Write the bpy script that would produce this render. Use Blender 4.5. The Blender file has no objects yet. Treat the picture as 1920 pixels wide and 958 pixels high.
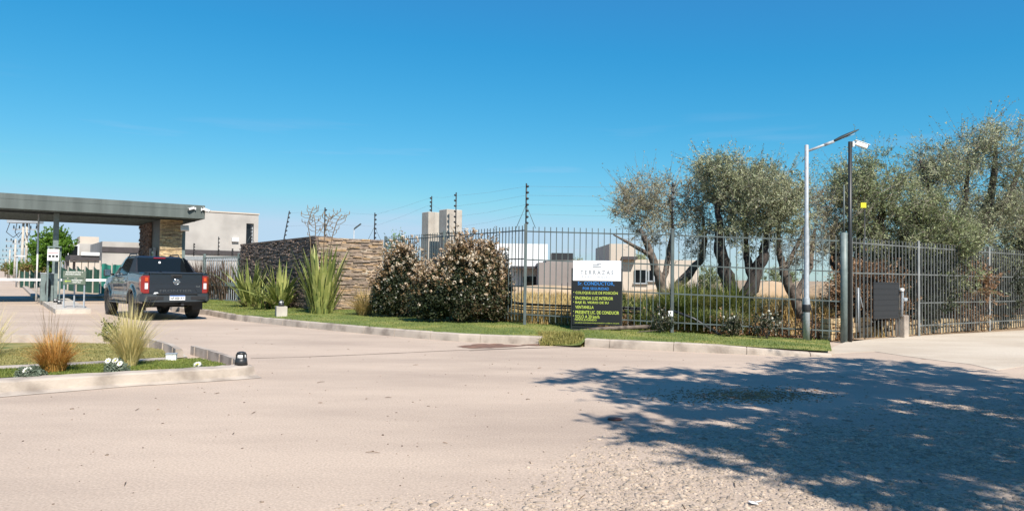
import bpy, bmesh, math, random
import numpy as np
from mathutils import Vector, Matrix, Euler
R = math.radians
S = bpy.context.scene
COL = S.collection
# ---------------------------------------------------------------- camera
FPX = 1350.0; CAMZ = 1.4; PITCH = R(1.70); ROLL = R(0.77)
cd = bpy.data.cameras.new("camera"); cam = bpy.data.objects.new("camera", cd); COL.objects.link(cam)
cd.sensor_width = 36.0; cd.lens = 36.0 * FPX / 1920.0; cd.clip_start = 0.05; cd.clip_end = 6000
CR = Matrix.Rotation(R(90) + PITCH, 3, 'X') @ Matrix.Rotation(ROLL, 3, 'Z')
cam.matrix_world = Matrix.Translation((0, 0, CAMZ)) @ CR.to_4x4()
S.camera = cam
# ---------------------------------------------------------------- sky, sun, exposure
SUN_EL = R(46); SH = Vector((0.43, -0.903)).normalized()      # horizontal direction towards the sun
w = bpy.data.worlds.new("World"); S.world = w; w.use_nodes = True
nt = w.node_tree; nt.nodes.clear()
sky = nt.nodes.new('ShaderNodeTexSky'); sky.sky_type = 'NISHITA'; sky.sun_disc = False
sky.sun_elevation = SUN_EL; sky.sun_rotation = math.atan2(SH.x, SH.y)
sky.air_density = 1.25; sky.dust_density = 0.35; sky.ozone_density = 2.2; sky.altitude = 800
sp = nt.nodes.new('ShaderNodeSeparateColor'); hs = nt.nodes.new('ShaderNodeCombineColor')     # the phone's deep azure: per-channel response
for i_, (ex_, k_) in enumerate(((2.0, .068), (.90, .775), (.6, 1.74))):
    pw = nt.nodes.new('ShaderNodeMath'); pw.operation = 'POWER'; pw.inputs[1].default_value = ex_
    ml = nt.nodes.new('ShaderNodeMath'); ml.operation = 'MULTIPLY'; ml.inputs[1].default_value = k_
    mn = nt.nodes.new('ShaderNodeMath'); mn.operation = 'MINIMUM'; mn.inputs[1].default_value = (3.3, 4.6, 5.8)[i_]
    mf = nt.nodes.new('ShaderNodeMath'); mf.operation = 'MAXIMUM'; mf.inputs[1].default_value = (.27, .5, .5)[i_]
    nt.links.new(sp.outputs[i_], pw.inputs[0]); nt.links.new(pw.outputs[0], ml.inputs[0]); nt.links.new(ml.outputs[0], mn.inputs[0]); nt.links.new(mn.outputs[0], mf.inputs[0]); nt.links.new(mf.outputs[0], hs.inputs[i_])
tc = nt.nodes.new('ShaderNodeTexCoord'); mp = nt.nodes.new('ShaderNodeMapping'); mp.inputs['Scale'].default_value = (1.3, 1.3, 16)
nz = nt.nodes.new('ShaderNodeTexNoise'); nz.inputs['Scale'].default_value = 2.2; nz.inputs['Detail'].default_value = 5
cr = nt.nodes.new('ShaderNodeValToRGB'); cr.color_ramp.elements[0].position = 0.57; cr.color_ramp.elements[1].position = 0.78
sx = nt.nodes.new('ShaderNodeSeparateXYZ'); mr = nt.nodes.new('ShaderNodeMapRange')
mr.inputs['From Min'].default_value = 0.24; mr.inputs['From Max'].default_value = 0.05; mr.inputs['To Max'].default_value = 0.5
mu = nt.nodes.new('ShaderNodeMath'); mu.operation = 'MULTIPLY'
mx = nt.nodes.new('ShaderNodeMix'); mx.data_type = 'RGBA'; mx.inputs['B'].default_value = (4.6, 4.7, 6.0, 1)
bg = nt.nodes.new('ShaderNodeBackground'); bg.inputs['Strength'].default_value = 0.10
wo = nt.nodes.new('ShaderNodeOutputWorld')
L = nt.links.new
L(sky.outputs[0], sp.inputs[0]); L(tc.outputs['Generated'], mp.inputs[0]); L(mp.outputs[0], nz.inputs[0]); L(nz.outputs[0], cr.inputs[0])
L(tc.outputs['Generated'], sx.inputs[0]); L(sx.outputs['Z'], mr.inputs[0]); L(cr.outputs[0], mu.inputs[0]); L(mr.outputs[0], mu.inputs[1])
L(mu.outputs[0], mx.inputs['Factor']); L(hs.outputs[0], mx.inputs['A']); L(mx.outputs['Result'], bg.inputs[0]); L(bg.outputs[0], wo.inputs[0])
sl = bpy.data.lights.new("sun", 'SUN'); sl.energy = 5.0; sl.angle = R(0.53); sl.color = (1.0, 0.93, 0.83)
sun = bpy.data.objects.new("sun", sl); COL.objects.link(sun)
SUNDIR = Vector((SH.x * math.cos(SUN_EL), SH.y * math.cos(SUN_EL), math.sin(SUN_EL)))
sun.rotation_euler = SUNDIR.to_track_quat('Z', 'Y').to_euler()
S.view_settings.view_transform = 'Standard'; S.view_settings.look = 'None'; S.view_settings.gamma = 1; S.view_settings.use_curve_mapping = False
S.view_settings.exposure = 0.6
S.render.engine = 'CYCLES'; S.cycles.max_bounces = 6; S.cycles.transparent_max_bounces = 8
# ---------------------------------------------------------------- measuring: photograph pixel -> place in the world
def ray(px, py):
    return CR @ Vector(((px - 960) / FPX, (479 - py) / FPX, -1.0))
def G(px, py, h=0.0):
    d = ray(px, py); t = (h - CAMZ) / d.z
    return Vector((d.x * t, d.y * t, h))
def P(px, py, Y):
    d = ray(px, py); t = Y / d.y
    return Vector((d.x * t, Y, CAMZ + d.z * t))
HD = Vector((-0.575, 0.818, 0)).normalized(); ND = Vector((HD.y, -HD.x, 0))      # along the street / across it
AH = math.atan2(-HD.x, HD.y)                                                      # turns local +y to the street direction
# ---------------------------------------------------------------- tagging
def tag(o, label=None, cat=None, group=None, kind=None):
    if label: o['label'] = label
    if cat: o['category'] = cat
    if group: o['group'] = group
    if kind: o['kind'] = kind
    return o
def thing(name, label, cat, loc=(0, 0, 0), rz=0.0, group=None):
    o = bpy.data.objects.new(name, None); COL.objects.link(o); o.empty_display_size = 0.2
    o.location = loc; o.rotation_euler = (0, 0, rz)
    return tag(o, label, cat, group)
def dup(root, loc, rz=0.0, label=None, group=None, scale=None):
    def cp(o, par):
        c = o.copy(); COL.objects.link(c); c.parent = par
        for ch in list(o.children): cp(ch, c)
        return c
    r = cp(root, None); r.location = loc; r.rotation_euler = (0, 0, rz)
    if scale: r.scale = (scale,) * 3 if not isinstance(scale, tuple) else scale
    if label: r['label'] = label
    if group: r['group'] = group
    return r
class MB:
    def __init__(s): s.bm = bmesh.new()
    def quad(s, *p):
        return s.bm.faces.new([s.bm.verts.new(q) for q in p])
    def box(s, c, d, rz=0.0, bev=0.0, rot=None, seg=2, taper=1.0):
        b = bmesh.new(); bmesh.ops.create_cube(b, size=1.0)
        for v in b.verts:
            k = taper if v.co.z > 0 else 1.0
            v.co = Vector((v.co.x * d[0] * k, v.co.y * d[1] * k, v.co.z * d[2]))
        if bev: bmesh.ops.bevel(b, geom=b.edges[:], offset=bev, segments=seg, affect='EDGES', profile=0.6)
        M = Matrix.Translation(c) @ (rot.to_matrix().to_4x4() if rot else Matrix.Rotation(rz, 4, 'Z'))
        s.add(b, M); b.free(); return s
    def add(s, b, M=None):
        mp = {}
        for v in b.verts: mp[v] = s.bm.verts.new(M @ v.co if M else v.co)
        for f in b.faces:
            try:
                g = s.bm.faces.new([mp[v] for v in f.verts]); g.smooth = f.smooth
            except ValueError: pass
        return s
    def tube(s, pts, rad, seg=8, cap=True):
        pts = [Vector(p) for p in pts]
        if not hasattr(rad, '__len__'): rad = [rad] * len(pts)
        rings = []; up = Vector((0, 0, 1)); prev = None
        for i, p in enumerate(pts):
            t = (pts[min(i + 1, len(pts) - 1)] - pts[max(i - 1, 0)]).normalized()
            if prev is None: a = t.cross(up if abs(t.z) < 0.95 else Vector((1, 0, 0))).normalized()
            else:
                a = prev - t * prev.dot(t)
                a = a.normalized() if a.length > 1e-6 else t.cross(up).normalized()
            prev = a; b = t.cross(a)
            rings.append([s.bm.verts.new(p + (a * math.cos(2 * math.pi * k / seg) + b * math.sin(2 * math.pi * k / seg)) * rad[i]) for k in range(seg)])
        for i in range(len(rings) - 1):
            for k in range(seg):
                f = s.bm.faces.new((rings[i][k], rings[i][(k + 1) % seg], rings[i + 1][(k + 1) % seg], rings[i + 1][k])); f.smooth = seg > 4
        if cap:
            s.bm.faces.new(rings[0][::-1]); s.bm.faces.new(rings[-1])
        return s
    def lathe(s, prof, M=None, seg=24):          # prof: (radius, height) pairs around local z
        M = M or Matrix.Identity(4); rings = []
        for r, z in prof:
            rings.append([s.bm.verts.new(M @ Vector((r * math.cos(2 * math.pi * k / seg), r * math.sin(2 * math.pi * k / seg), z))) for k in range(seg)])
        for i in range(len(rings) - 1):
            for k in range(seg):
                f = s.bm.faces.new((rings[i][k], rings[i][(k + 1) % seg], rings[i + 1][(k + 1) % seg], rings[i + 1][k])); f.smooth = True
        if prof[0][0] > 1e-5: s.bm.faces.new(rings[0][::-1])
        if prof[-1][0] > 1e-5: s.bm.faces.new(rings[-1])
        return s
    def prism(s, poly, z0, z1, M=None):
        M = M or Matrix.Identity(4)
        z0 = z0 if hasattr(z0, '__len__') else [z0] * len(poly); z1 = z1 if hasattr(z1, '__len__') else [z1] * len(poly)
        a = [s.bm.verts.new(M @ Vector((p[0], p[1], z0[i]))) for i, p in enumerate(poly)]
        b = [s.bm.verts.new(M @ Vector((p[0], p[1], z1[i]))) for i, p in enumerate(poly)]
        n = len(poly)
        for i in range(n): s.bm.faces.new((a[i], a[(i + 1) % n], b[(i + 1) % n], b[i]))
        s.bm.faces.new(a[::-1]); s.bm.faces.new(b)
        return s
    def build(s, name, mat, parent=None, loc=None, rz=0.0, fix=True):
        if fix: bmesh.ops.recalc_face_normals(s.bm, faces=s.bm.faces[:])
        me = bpy.data.meshes.new(name); s.bm.to_mesh(me); s.bm.free()
        me.materials.append(mat)
        o = bpy.data.objects.new(name, me); COL.objects.link(o)
        if parent: o.parent = parent
        if loc is not None: o.location = loc
        o.rotation_euler = (0, 0, rz)
        return o
def np_quads(name, V, mat, parent=None, loc=None):
    """V: (n,4,3) array of separate quads -> one mesh"""
    n = len(V); me = bpy.data.meshes.new(name)
    me.vertices.add(n * 4); me.vertices.foreach_set('co', V.reshape(-1).astype(np.float32))
    me.loops.add(n * 4); me.loops.foreach_set('vertex_index', np.arange(n * 4, dtype=np.int32))
    me.polygons.add(n); me.polygons.foreach_set('loop_start', np.arange(0, n * 4, 4, dtype=np.int32))
    me.update(calc_edges=True); me.validate(); me.materials.append(mat)
    o = bpy.data.objects.new(name, me); COL.objects.link(o)
    if parent: o.parent = parent
    if loc is not None: o.location = loc
    return o
# ---------------------------------------------------------------- materials
def _n(nt, t, **k):
    n = nt.nodes.new(t)
    for a, b in k.items(): setattr(n, a, b)
    return n
def mat(name, c1, c2=None, rough=0.85, metal=0.0, scale=4.0, detail=6.0, bump=0.0, bscale=None, c3=None, coat=0.0, island=0.0, spec=0.5, dist=0.02, trans=0.0, stretch=None, lo=0.35, hi=0.65):
    m = bpy.data.materials.new(name); m.use_nodes = True; nt = m.node_tree; b = nt.nodes['Principled BSDF']; L = nt.links.new
    b.inputs['Roughness'].default_value = rough; b.inputs['Metallic'].default_value = metal
    b.inputs['Specular IOR Level'].default_value = spec
    if coat: b.inputs['Coat Weight'].default_value = coat; b.inputs['Coat Roughness'].default_value = 0.04
    tc = _n(nt, 'ShaderNodeTexCoord'); vec = tc.outputs['Object']
    if stretch:
        mp = _n(nt, 'ShaderNodeMapping'); mp.inputs['Scale'].default_value = stretch; L(vec, mp.inputs[0]); vec = mp.outputs[0]
    col = None
    c2 = c2 or tuple(x * 0.82 for x in c1)
    nz = _n(nt, 'ShaderNodeTexNoise'); nz.inputs['Scale'].default_value = scale; nz.inputs['Detail'].default_value = detail; L(vec, nz.inputs[0])
    cr = _n(nt, 'ShaderNodeValToRGB'); e = cr.color_ramp.elements
    e[0].position = lo; e[0].color = (*c2, 1); e[1].position = hi; e[1].color = (*c1, 1)
    if c3: q = e.new(0.5 * (lo + hi)); q.color = (*c3, 1)
    L(nz.outputs[0], cr.inputs[0]); col = cr.outputs[0]
    if island:
        ge = _n(nt, 'ShaderNodeNewGeometry'); mr = _n(nt, 'ShaderNodeMapRange'); mr.inputs['To Min'].default_value = 1 - island; mr.inputs['To Max'].default_value = 1 + island
        L(ge.outputs['Random Per Island'], mr.inputs[0])
        hsv = _n(nt, 'ShaderNodeHueSaturation'); L(mr.outputs[0], hsv.inputs['Value']); L(col, hsv.inputs['Color']); col = hsv.outputs[0]
    L(col, b.inputs['Base Color'])
    if bump:
        n2 = _n(nt, 'ShaderNodeTexNoise'); n2.inputs['Scale'].default_value = bscale or scale * 6; n2.inputs['Detail'].default_value = 8; L(vec, n2.inputs[0])
        bp = _n(nt, 'ShaderNodeBump'); bp.inputs['Strength'].default_value = bump; bp.inputs['Distance'].default_value = dist
        L(n2.outputs[0], bp.inputs['Height']); L(bp.outputs[0], b.inputs['Normal'])
    if trans:
        tr = _n(nt, 'ShaderNodeBsdfTranslucent'); L(col, tr.inputs[0]); ms = _n(nt, 'ShaderNodeMixShader'); ms.inputs[0].default_value = trans
        out = nt.nodes['Material Output']; L(b.outputs[0], ms.inputs[1]); L(tr.outputs[0], ms.inputs[2]); L(ms.outputs[0], out.inputs[0])
    return m
def leafmat(name, cols, trans=0.3, rough=0.6, nscale=0.9):
    """foliage: each leaf picks one of the colours, larger patches drift between them"""
    m = bpy.data.materials.new(name); m.use_nodes = True; nt = m.node_tree; b = nt.nodes['Principled BSDF']; L = nt.links.new
    b.inputs['Roughness'].default_value = rough; b.inputs['Specular IOR Level'].default_value = 0.35
    ge = _n(nt, 'ShaderNodeNewGeometry'); tc = _n(nt, 'ShaderNodeTexCoord')
    nz = _n(nt, 'ShaderNodeTexNoise'); nz.inputs['Scale'].default_value = nscale; nz.inputs['Detail'].default_value = 3; L(tc.outputs['Object'], nz.inputs[0])
    a = _n(nt, 'ShaderNodeMath', operation='MULTIPLY_ADD'); a.inputs[1].default_value = 0.55; L(ge.outputs['Random Per Island'], a.inputs[0])
    s2 = _n(nt, 'ShaderNodeMath', operation='MULTIPLY_ADD'); s2.inputs[1].default_value = 1.3; s2.inputs[2].default_value = -0.42; L(nz.outputs[0], s2.inputs[0])
    L(s2.outputs[0], a.inputs[2])
    cr = _n(nt, 'ShaderNodeValToRGB'); e = cr.color_ramp.elements
    e[0].color = (*cols[0], 1); e[1].color = (*cols[-1], 1)
    for i in range(1, len(cols) - 1): q = e.new(i / (len(cols) - 1)); q.color = (*cols[i], 1)
    L(a.outputs[0], cr.inputs[0]); L(cr.outputs[0], b.inputs['Base Color'])
    tr = _n(nt, 'ShaderNodeBsdfTranslucent'); L(cr.outputs[0], tr.inputs[0]); ms = _n(nt, 'ShaderNodeMixShader'); ms.inputs[0].default_value = trans
    L(b.outputs[0], ms.inputs[1]); L(tr.outputs[0], ms.inputs[2]); L(ms.outputs[0], nt.nodes['Material Output'].inputs[0])
    return m
def plain(name, c, rough=0.5, metal=0.0, spec=0.5, coat=0.0):
    m = bpy.data.materials.new(name); m.use_nodes = True; nt = m.node_tree; b = nt.nodes['Principled BSDF']
    b.inputs['Roughness'].default_value = rough; b.inputs['Metallic'].default_value = metal; b.inputs['Specular IOR Level'].default_value = spec
    b.inputs['Coat Weight'].default_value = coat; b.inputs['Coat Roughness'].default_value = 0.05
    tc = _n(nt, 'ShaderNodeTexCoord'); nz = _n(nt, 'ShaderNodeTexNoise'); nz.inputs['Scale'].default_value = 9; nz.inputs['Detail'].default_value = 5
    mr = _n(nt, 'ShaderNodeMapRange'); mr.inputs['To Min'].default_value = 0.88; mr.inputs['To Max'].default_value = 1.08
    hv = _n(nt, 'ShaderNodeHueSaturation'); hv.inputs['Color'].default_value = (*c, 1)
    nt.links.new(tc.outputs['Object'], nz.inputs[0]); nt.links.new(nz.outputs[0], mr.inputs[0]); nt.links.new(mr.outputs[0], hv.inputs['Value']); nt.links.new(hv.outputs[0], b.inputs['Base Color'])
    return m
M = {}
M['steel_green'] = mat('painted steel', (0.17, 0.215, 0.21), (0.12, 0.155, 0.15), rough=0.5, scale=8, bump=0.05)
M['steel_dark'] = mat('dark painted steel', (0.045, 0.06, 0.06), (0.03, 0.038, 0.04), rough=0.55, scale=6)
M['fence'] = mat('fence steel', (0.10, 0.13, 0.13), (0.065, 0.08, 0.08), rough=0.55, scale=3)
M['fascia'] = mat('canopy fascia', (0.105, 0.125, 0.118), (0.07, 0.085, 0.08), rough=0.6, scale=2.5, detail=10, stretch=(1, 1, .12))
M['galv'] = mat('galvanised steel', (0.38, 0.41, 0.44), (0.28, 0.31, 0.335), rough=0.55, metal=0.1, scale=14, c3=(0.34, 0.37, 0.40))
M['black'] = plain('black plastic', (0.018, 0.018, 0.02), 0.5)
M['blacksat'] = plain('black steel', (0.022, 0.024, 0.026), 0.45)
M['white'] = plain('white paint', (0.78, 0.78, 0.77), 0.5)
M['red'] = plain('red plastic', (0.55, 0.02, 0.015), 0.25)
M['rubber'] = mat('tyre rubber', (0.03, 0.029, 0.028), (0.055, 0.05, 0.045), rough=0.9, scale=7)
M['bark'] = mat('bark', (0.055, 0.045, 0.04), (0.018, 0.015, 0.013), rough=0.95, scale=9, bump=0.8, bscale=16, stretch=(1, 1, 0.3), dist=0.05)
M['barklight'] = mat('pale bark', (0.17, 0.135, 0.11), (0.06, 0.048, 0.04), rough=0.95, scale=9)
M['glass'] = plain('dark glass', (0.008, 0.010, 0.012), 0.05, 0.0, 0.4)
M['concrete'] = mat('concrete', (0.50, 0.455, 0.395), (0.36, 0.32, 0.275), rough=0.9, scale=2.2, bump=0.5, bscale=38, dist=0.006)
M['kerb'] = mat('kerb concrete', (0.47, 0.40, 0.335), (0.22, 0.18, 0.15), rough=0.95, scale=2.6, detail=10, bump=0.6, bscale=30, c3=(0.40, 0.34, 0.285), dist=0.01, lo=0.3, hi=0.7)
M['render'] = mat('cement render', (0.43, 0.405, 0.375), (0.31, 0.29, 0.27), rough=0.95, scale=0.5, detail=10, c3=(0.385, 0.36, 0.335), bump=0.3, bscale=14)
# ================================================================ the ground
rng = np.random.default_rng(7); random.seed(7)
def roadmat(name, a, b, c, grain=1.0):
    m = bpy.data.materials.new(name); m.use_nodes = True; nt = m.node_tree; p = nt.nodes['Principled BSDF']; L = nt.links.new
    p.inputs['Roughness'].default_value = 0.95; p.inputs['Specular IOR Level'].default_value = 0.2
    tc = _n(nt, 'ShaderNodeTexCoord')
    mp = _n(nt, 'ShaderNodeMapping'); mp.inputs['Rotation'].default_value = (0, 0, R(-32)); mp.inputs['Scale'].default_value = (0.45, 1.15, 1); L(tc.outputs['Object'], mp.inputs[0])
    n1 = _n(nt, 'ShaderNodeTexNoise'); n1.inputs['Scale'].default_value = 0.55; n1.inputs['Detail'].default_value = 9; n1.inputs['Roughness'].default_value = 0.62; L(mp.outputs[0], n1.inputs[0])
    cr = _n(nt, 'ShaderNodeValToRGB'); e = cr.color_ramp.elements; e[0].position = 0.34; e[0].color = (*[q * .9 for q in b], 1); e[1].position = 0.60; e[1].color = (*a, 1); L(n1.outputs[0], cr.inputs[0])
    n2 = _n(nt, 'ShaderNodeTexNoise'); n2.inputs['Scale'].default_value = 55; n2.inputs['Detail'].default_value = 6; L(tc.outputs['Object'], n2.inputs[0])
    mr = _n(nt, 'ShaderNodeMapRange'); mr.inputs['To Min'].default_value = 1 - 0.2 * grain; mr.inputs['To Max'].default_value = 1 + 0.17 * grain; mr.inputs['From Min'].default_value = 0.3; mr.inputs['From Max'].default_value = 0.7; L(n2.outputs[0], mr.inputs[0])
    hv = _n(nt, 'ShaderNodeHueSaturation'); L(mr.outputs[0], hv.inputs['Value']); L(cr.outputs[0], hv.inputs['Color'])
    vo = _n(nt, 'ShaderNodeTexVoronoi'); vo.inputs['Scale'].default_value = 9; L(tc.outputs['Object'], vo.inputs[0])
    c2 = _n(nt, 'ShaderNodeValToRGB'); c2.color_ramp.elements[0].position = 0.035; c2.color_ramp.elements[1].position = 0.07; c2.color_ramp.elements[0].color = (1, 1, 1, 1); c2.color_ramp.elements[1].color = (0, 0, 0, 1); L(vo.outputs['Distance'], c2.inputs[0])
    n3 = _n(nt, 'ShaderNodeTexNoise'); n3.inputs['Scale'].default_value = 1.7; L(tc.outputs['Object'], n3.inputs[0])
    gt = _n(nt, 'ShaderNodeMath', operation='GREATER_THAN'); gt.inputs[1].default_value = 0.56; L(n3.outputs[0], gt.inputs[0])
    mm = _n(nt, 'ShaderNodeMath', operation='MULTIPLY'); L(c2.outputs[0], mm.inputs[0]); L(gt.outputs[0], mm.inputs[1])
    mx = _n(nt, 'ShaderNodeMix', data_type='RGBA'); mx.inputs['B'].default_value = (*c, 1); L(hv.outputs[0], mx.inputs['A']); L(mm.outputs[0], mx.inputs['Factor'])
    L(mx.outputs['Result'], p.inputs['Base Color'])
    bp = _n(nt, 'ShaderNodeBump'); bp.inputs['Strength'].default_value = 0.5; bp.inputs['Distance'].default_value = 0.012; n4 = _n(nt, 'ShaderNodeTexNoise'); n4.inputs['Scale'].default_value = 30; n4.inputs['Detail'].default_value = 10; n4.inputs['Roughness'].default_value = 0.7
    L(tc.outputs['Object'], n4.inputs[0]); L(n4.outputs[0], bp.inputs['Height']); L(bp.outputs[0], p.inputs['Normal'])
    return m
M['road'] = roadmat('dusty pavement', (0.485, 0.385, 0.305), (0.425, 0.335, 0.268), (0.16, 0.12, 0.09))
M['walk'] = roadmat('pale pavement', (0.53, 0.46, 0.375), (0.47, 0.39, 0.305), (0.30, 0.25, 0.2), 0.8)
M['dirt'] = mat('dry soil', (0.36, 0.26, 0.17), (0.24, 0.165, 0.105), rough=1, scale=0.35, detail=12, c3=(0.32, 0.23, 0.15), bump=0.8, bscale=4, dist=0.06)
M['lotdirt'] = mat('bare lot soil', (0.40, 0.32, 0.26), (0.25, 0.195, 0.15), rough=1, scale=0.8, detail=12, c3=(0.33, 0.27, 0.21), bump=1, bscale=3, dist=0.1)
M['turf'] = mat('mown turf', (0.30, 0.27, 0.075), (0.09, 0.13, 0.025), rough=1, scale=0.9, detail=14, c3=(0.15, 0.185, 0.04), bump=1.0, bscale=45, dist=0.03, lo=0.32, hi=0.7)
M['turfdry'] = mat('dry turf', (0.33, 0.27, 0.10), (0.11, 0.14, 0.03), rough=1, scale=2.2, detail=12, c3=(0.25, 0.22, 0.07), bump=1.0, bscale=45, dist=0.03)
M['gravelbase'] = mat('gravel bed', (0.475, 0.38, 0.30), (0.40, 0.32, 0.255), rough=1, scale=6, detail=12, c3=(0.35, 0.30, 0.25), bump=1, bscale=30, dist=0.02)
M['stone_bits'] = mat('gravel stones', (0.42, 0.335, 0.26), (0.30, 0.24, 0.19), rough=0.95, scale=7, island=0.3, bump=0.3, bscale=60)

def sheet(name, pts, z, mt, kind='structure', label=None, cat=None):
    mb = MB(); vs = [mb.bm.verts.new((p[0], p[1], z)) for p in pts]; mb.bm.faces.new(vs)
    bmesh.ops.triangulate(mb.bm, faces=mb.bm.faces[:])
    o = mb.build(name, mt); 
    for f in o.data.polygons:
        if f.normal.z < 0: f.flip()
    return tag(o, label, cat, kind=kind)
sheet('ground', [(-2500, -200), (2500, -200), (2500, 3500), (-2500, 3500)], -0.012, M['dirt'])
# kerb line of the right-hand lawn, seen in the photograph from left to right (foot of the kerb)
KL = [Vector((-14.3, 32.7, 0)), Vector((-13.5, 28.4, 0)), Vector((-12.2, 25.9, 0))] + [G(*p) for p in [(385, 590), (440, 600.5), (500, 607), (560, 613.5), (630, 620.5), (700, 627), (780, 634), (860, 640), (940, 643.5), (1015, 646)]]
KR = [G(*p) for p in [(1096, 650), (1190, 655), (1300, 660), (1400, 664.5), (1480, 667.5), (1560, 669)]]
gateL = Vector((-14.1, 33.0, 0)); gateR = Vector((-11.75, 31.0, 0))
lot = G(62, 560)
farst = lot + HD * 900
roadpts = [(-60, -25), (45, -25), (45, 4), (30, 24), (9.2, 17.4), (7.2, 16.6)] + [(p.x, p.y) for p in KR[::-1]] + [(p.x, p.y) for p in KL[::-1]]
roadpts += [(gateL.x, gateL.y + .6), (-17.5, 39.5), (lot.x, lot.y), (farst.x, farst.y)]
q = farst - ND * 9; roadpts += [(q.x, q.y), (-60, 60)]
sheet('road', roadpts, 0.0, M['road'])
# pale pavement on the right, its front edge a low worn step
swf = [G(1520, 667), G(1580, 662, 0), G(1640, 659, 0), G(1700, 668, 0), G(1760, 676, 0), G(1820, 683, 0), G(1868, 694, 0)]
swb = [G(1585, 641, .03), G(1650, 634, .03), G(1760, 627, .03), G(1920, 619, .03)]
fr_dir = ND
ext = swb[-1] + fr_dir * 12; exf = swf[-1] + Vector((0.9, 0.62, 0)).normalized() * 14
mb = MB(); mb.prism([(p.x, p.y) for p in swf + [exf, ext] + swb[::-1]], -0.01, [.006] * 7 + [.008, .03, .03, .03, .03, .03])
tag(mb.build('pavement', M['walk']), kind='structure')
# far street kerbs and bare lot
def strip(name, a, b, wdt, z0, z1, mt, kind='structure'):
    d = (b - a).normalized(); n = Vector((d.y, -d.x, 0)) * wdt; mb = MB()
    mb.prism([(p.x, p.y) for p in (a, b, b + n, a + n)], z0, z1); return tag(mb.build(name, mt), kind=kind)
lotr = lot + ND * 14
strip('kerb', lot, lot + HD * 220, 0.3, -0.02, 0.14, M['kerb'])
strip('kerb', lot + ND * 0.3, lot + ND * 11.0, -0.25, -0.02, 0.13, M['kerb'])
# uneven bare lot behind the junction, with low mounds
def relief(name, o, du, dv, nu, nv, hfn, mt, kind='structure', base=0.0):
    mb = MB(); g = []
    for i in range(nu + 1):
        row = []
        for j in range(nv + 1):
            p = o + du * (i / nu) + dv * (j / nv); row.append(mb.bm.verts.new((p.x, p.y, base + hfn(p.x, p.y, i / nu, j / nv))))
        g.append(row)
    for i in range(nu):
        for j in range(nv):
            f = mb.bm.faces.new((g[i][j], g[i + 1][j], g[i + 1][j + 1], g[i][j + 1])); f.smooth = True
    ob = mb.build(name, mt)
    return tag(ob, kind=kind)
from mathutils import noise
def lotf(x, y, a, b):
    e = min(1, a * 12, (1 - a) * 12, b * 12, (1 - b) * 12)
    return e * (0.10 + 0.55 * max(0, noise.noise(Vector((x * .28, y * .28, 3)))) + 0.12 * noise.noise(Vector((x * 1.3, y * 1.3, 1))))
relief('bare_lot', lot + ND * .35 + HD * .3, ND * 14, HD * 24, 70, 110, lotf, M['lotdirt'])
# ---- right-hand lawn: kerb top to the foot of the fence, rising gently
FZ = {}                                            # fence line (plan) with the height of the soil there
F0 = Vector((-4.30, 24.45)); F1 = Vector((0.335, 17.9)); F2 = Vector((3.80, 17.05)); F3 = Vector((7.58, 16.45))
def kerb(name, line, wid, h, mt, jig=0.0, taper=False):
    mb = MB(); n = len(line); rings = []
    seq = []
    for i, p in enumerate(line):
        t = (line[min(i + 1, n - 1)] - line[max(i - 1, 0)]).normalized(); hh = h[i] if hasattr(h, '__len__') else h
        if i % 3 == 1 and hh > .05: seq += [(p - t * .009, t, hh, 0), (p - t * .006, t, hh, .016), (p + t * .006, t, hh, .016), (p + t * .009, t, hh, 0)]
        else: seq.append((p, t, hh, 0))
    for p, t, hh, rec in seq:
        nn = Vector((-t.y, t.x, 0)); p = p + nn * rec; hh -= rec * .8
        prof = [(0, -0.03), (0.012, hh * .55), (0.022, hh - .02), (0.04, hh), (wid, hh + .004), (wid + .005, -0.03)]
        rings.append([mb.bm.verts.new((p.x + nn.x * a, p.y + nn.y * a, z + (random.uniform(-jig, jig) if z > 0 else 0))) for a, z in prof])
    for i in range(len(rings) - 1):
        for k in range(len(rings[0]) - 1): mb.bm.faces.new((rings[i][k], rings[i][k + 1], rings[i + 1][k + 1], rings[i + 1][k]))
    for r in (rings[0], rings[-1]): mb.bm.faces.new(r)
    return tag(mb.build(name, mt), kind='structure')
def dense(line, step=0.35):
    out = []
    for a, b in zip(line[:-1], line[1:]):
        k = max(1, int((b - a).length / step)); out += [a.lerp(b, i / k) for i in range(k)]
    return out + [line[-1]]
KLd, KRd = dense(KL), dense(KR)
kerb('kerb', KLd, 0.14, 0.165, M['kerb'], 0.004)
kerb('kerb', KRd, 0.14, [0.165 - 0.13 * max(0, (i / len(KRd) - .45) / .55) for i in range(len(KRd))], M['kerb'], 0.004)
def soil(x):                                        # soil height along the fence / wall line
    return float(np.interp(x, [-14, -11, -6.3, -4.3, 0.3, 3.8, 7.6, 9], [0.17, .2, .26, .25, .235, .135, .02, 0.0]))
back = [Vector((-14.1, 33.0, 0)), Vector((-11.7, 31.2, 0)), Vector((-8.9, 27.4, 0)), Vector((-6.4, 23.9, 0)), Vector((-4.2, 24.9, 0)), Vector((-1.9, 21.3, 0)), Vector((F1.x, F1.y + .35, 0)), Vector((F2.x, F2.y + .35, 0)), Vector((7.45, 16.9, 0))]
front = [p + Vector((0, 0, 0)) for p in (KL + KR)]
def resample(line, n):
    d = [0]
    for a, b in zip(line[:-1], line[1:]): d.append(d[-1] + (b - a).length)
    xs = np.linspace(0, d[-1], n)
    return [Vector((float(np.interp(s, d, [p.x for p in line])), float(np.interp(s, d, [p.y for p in line])), 0)) for s in xs]
N1 = 170; fr = resample(front, N1)
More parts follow.
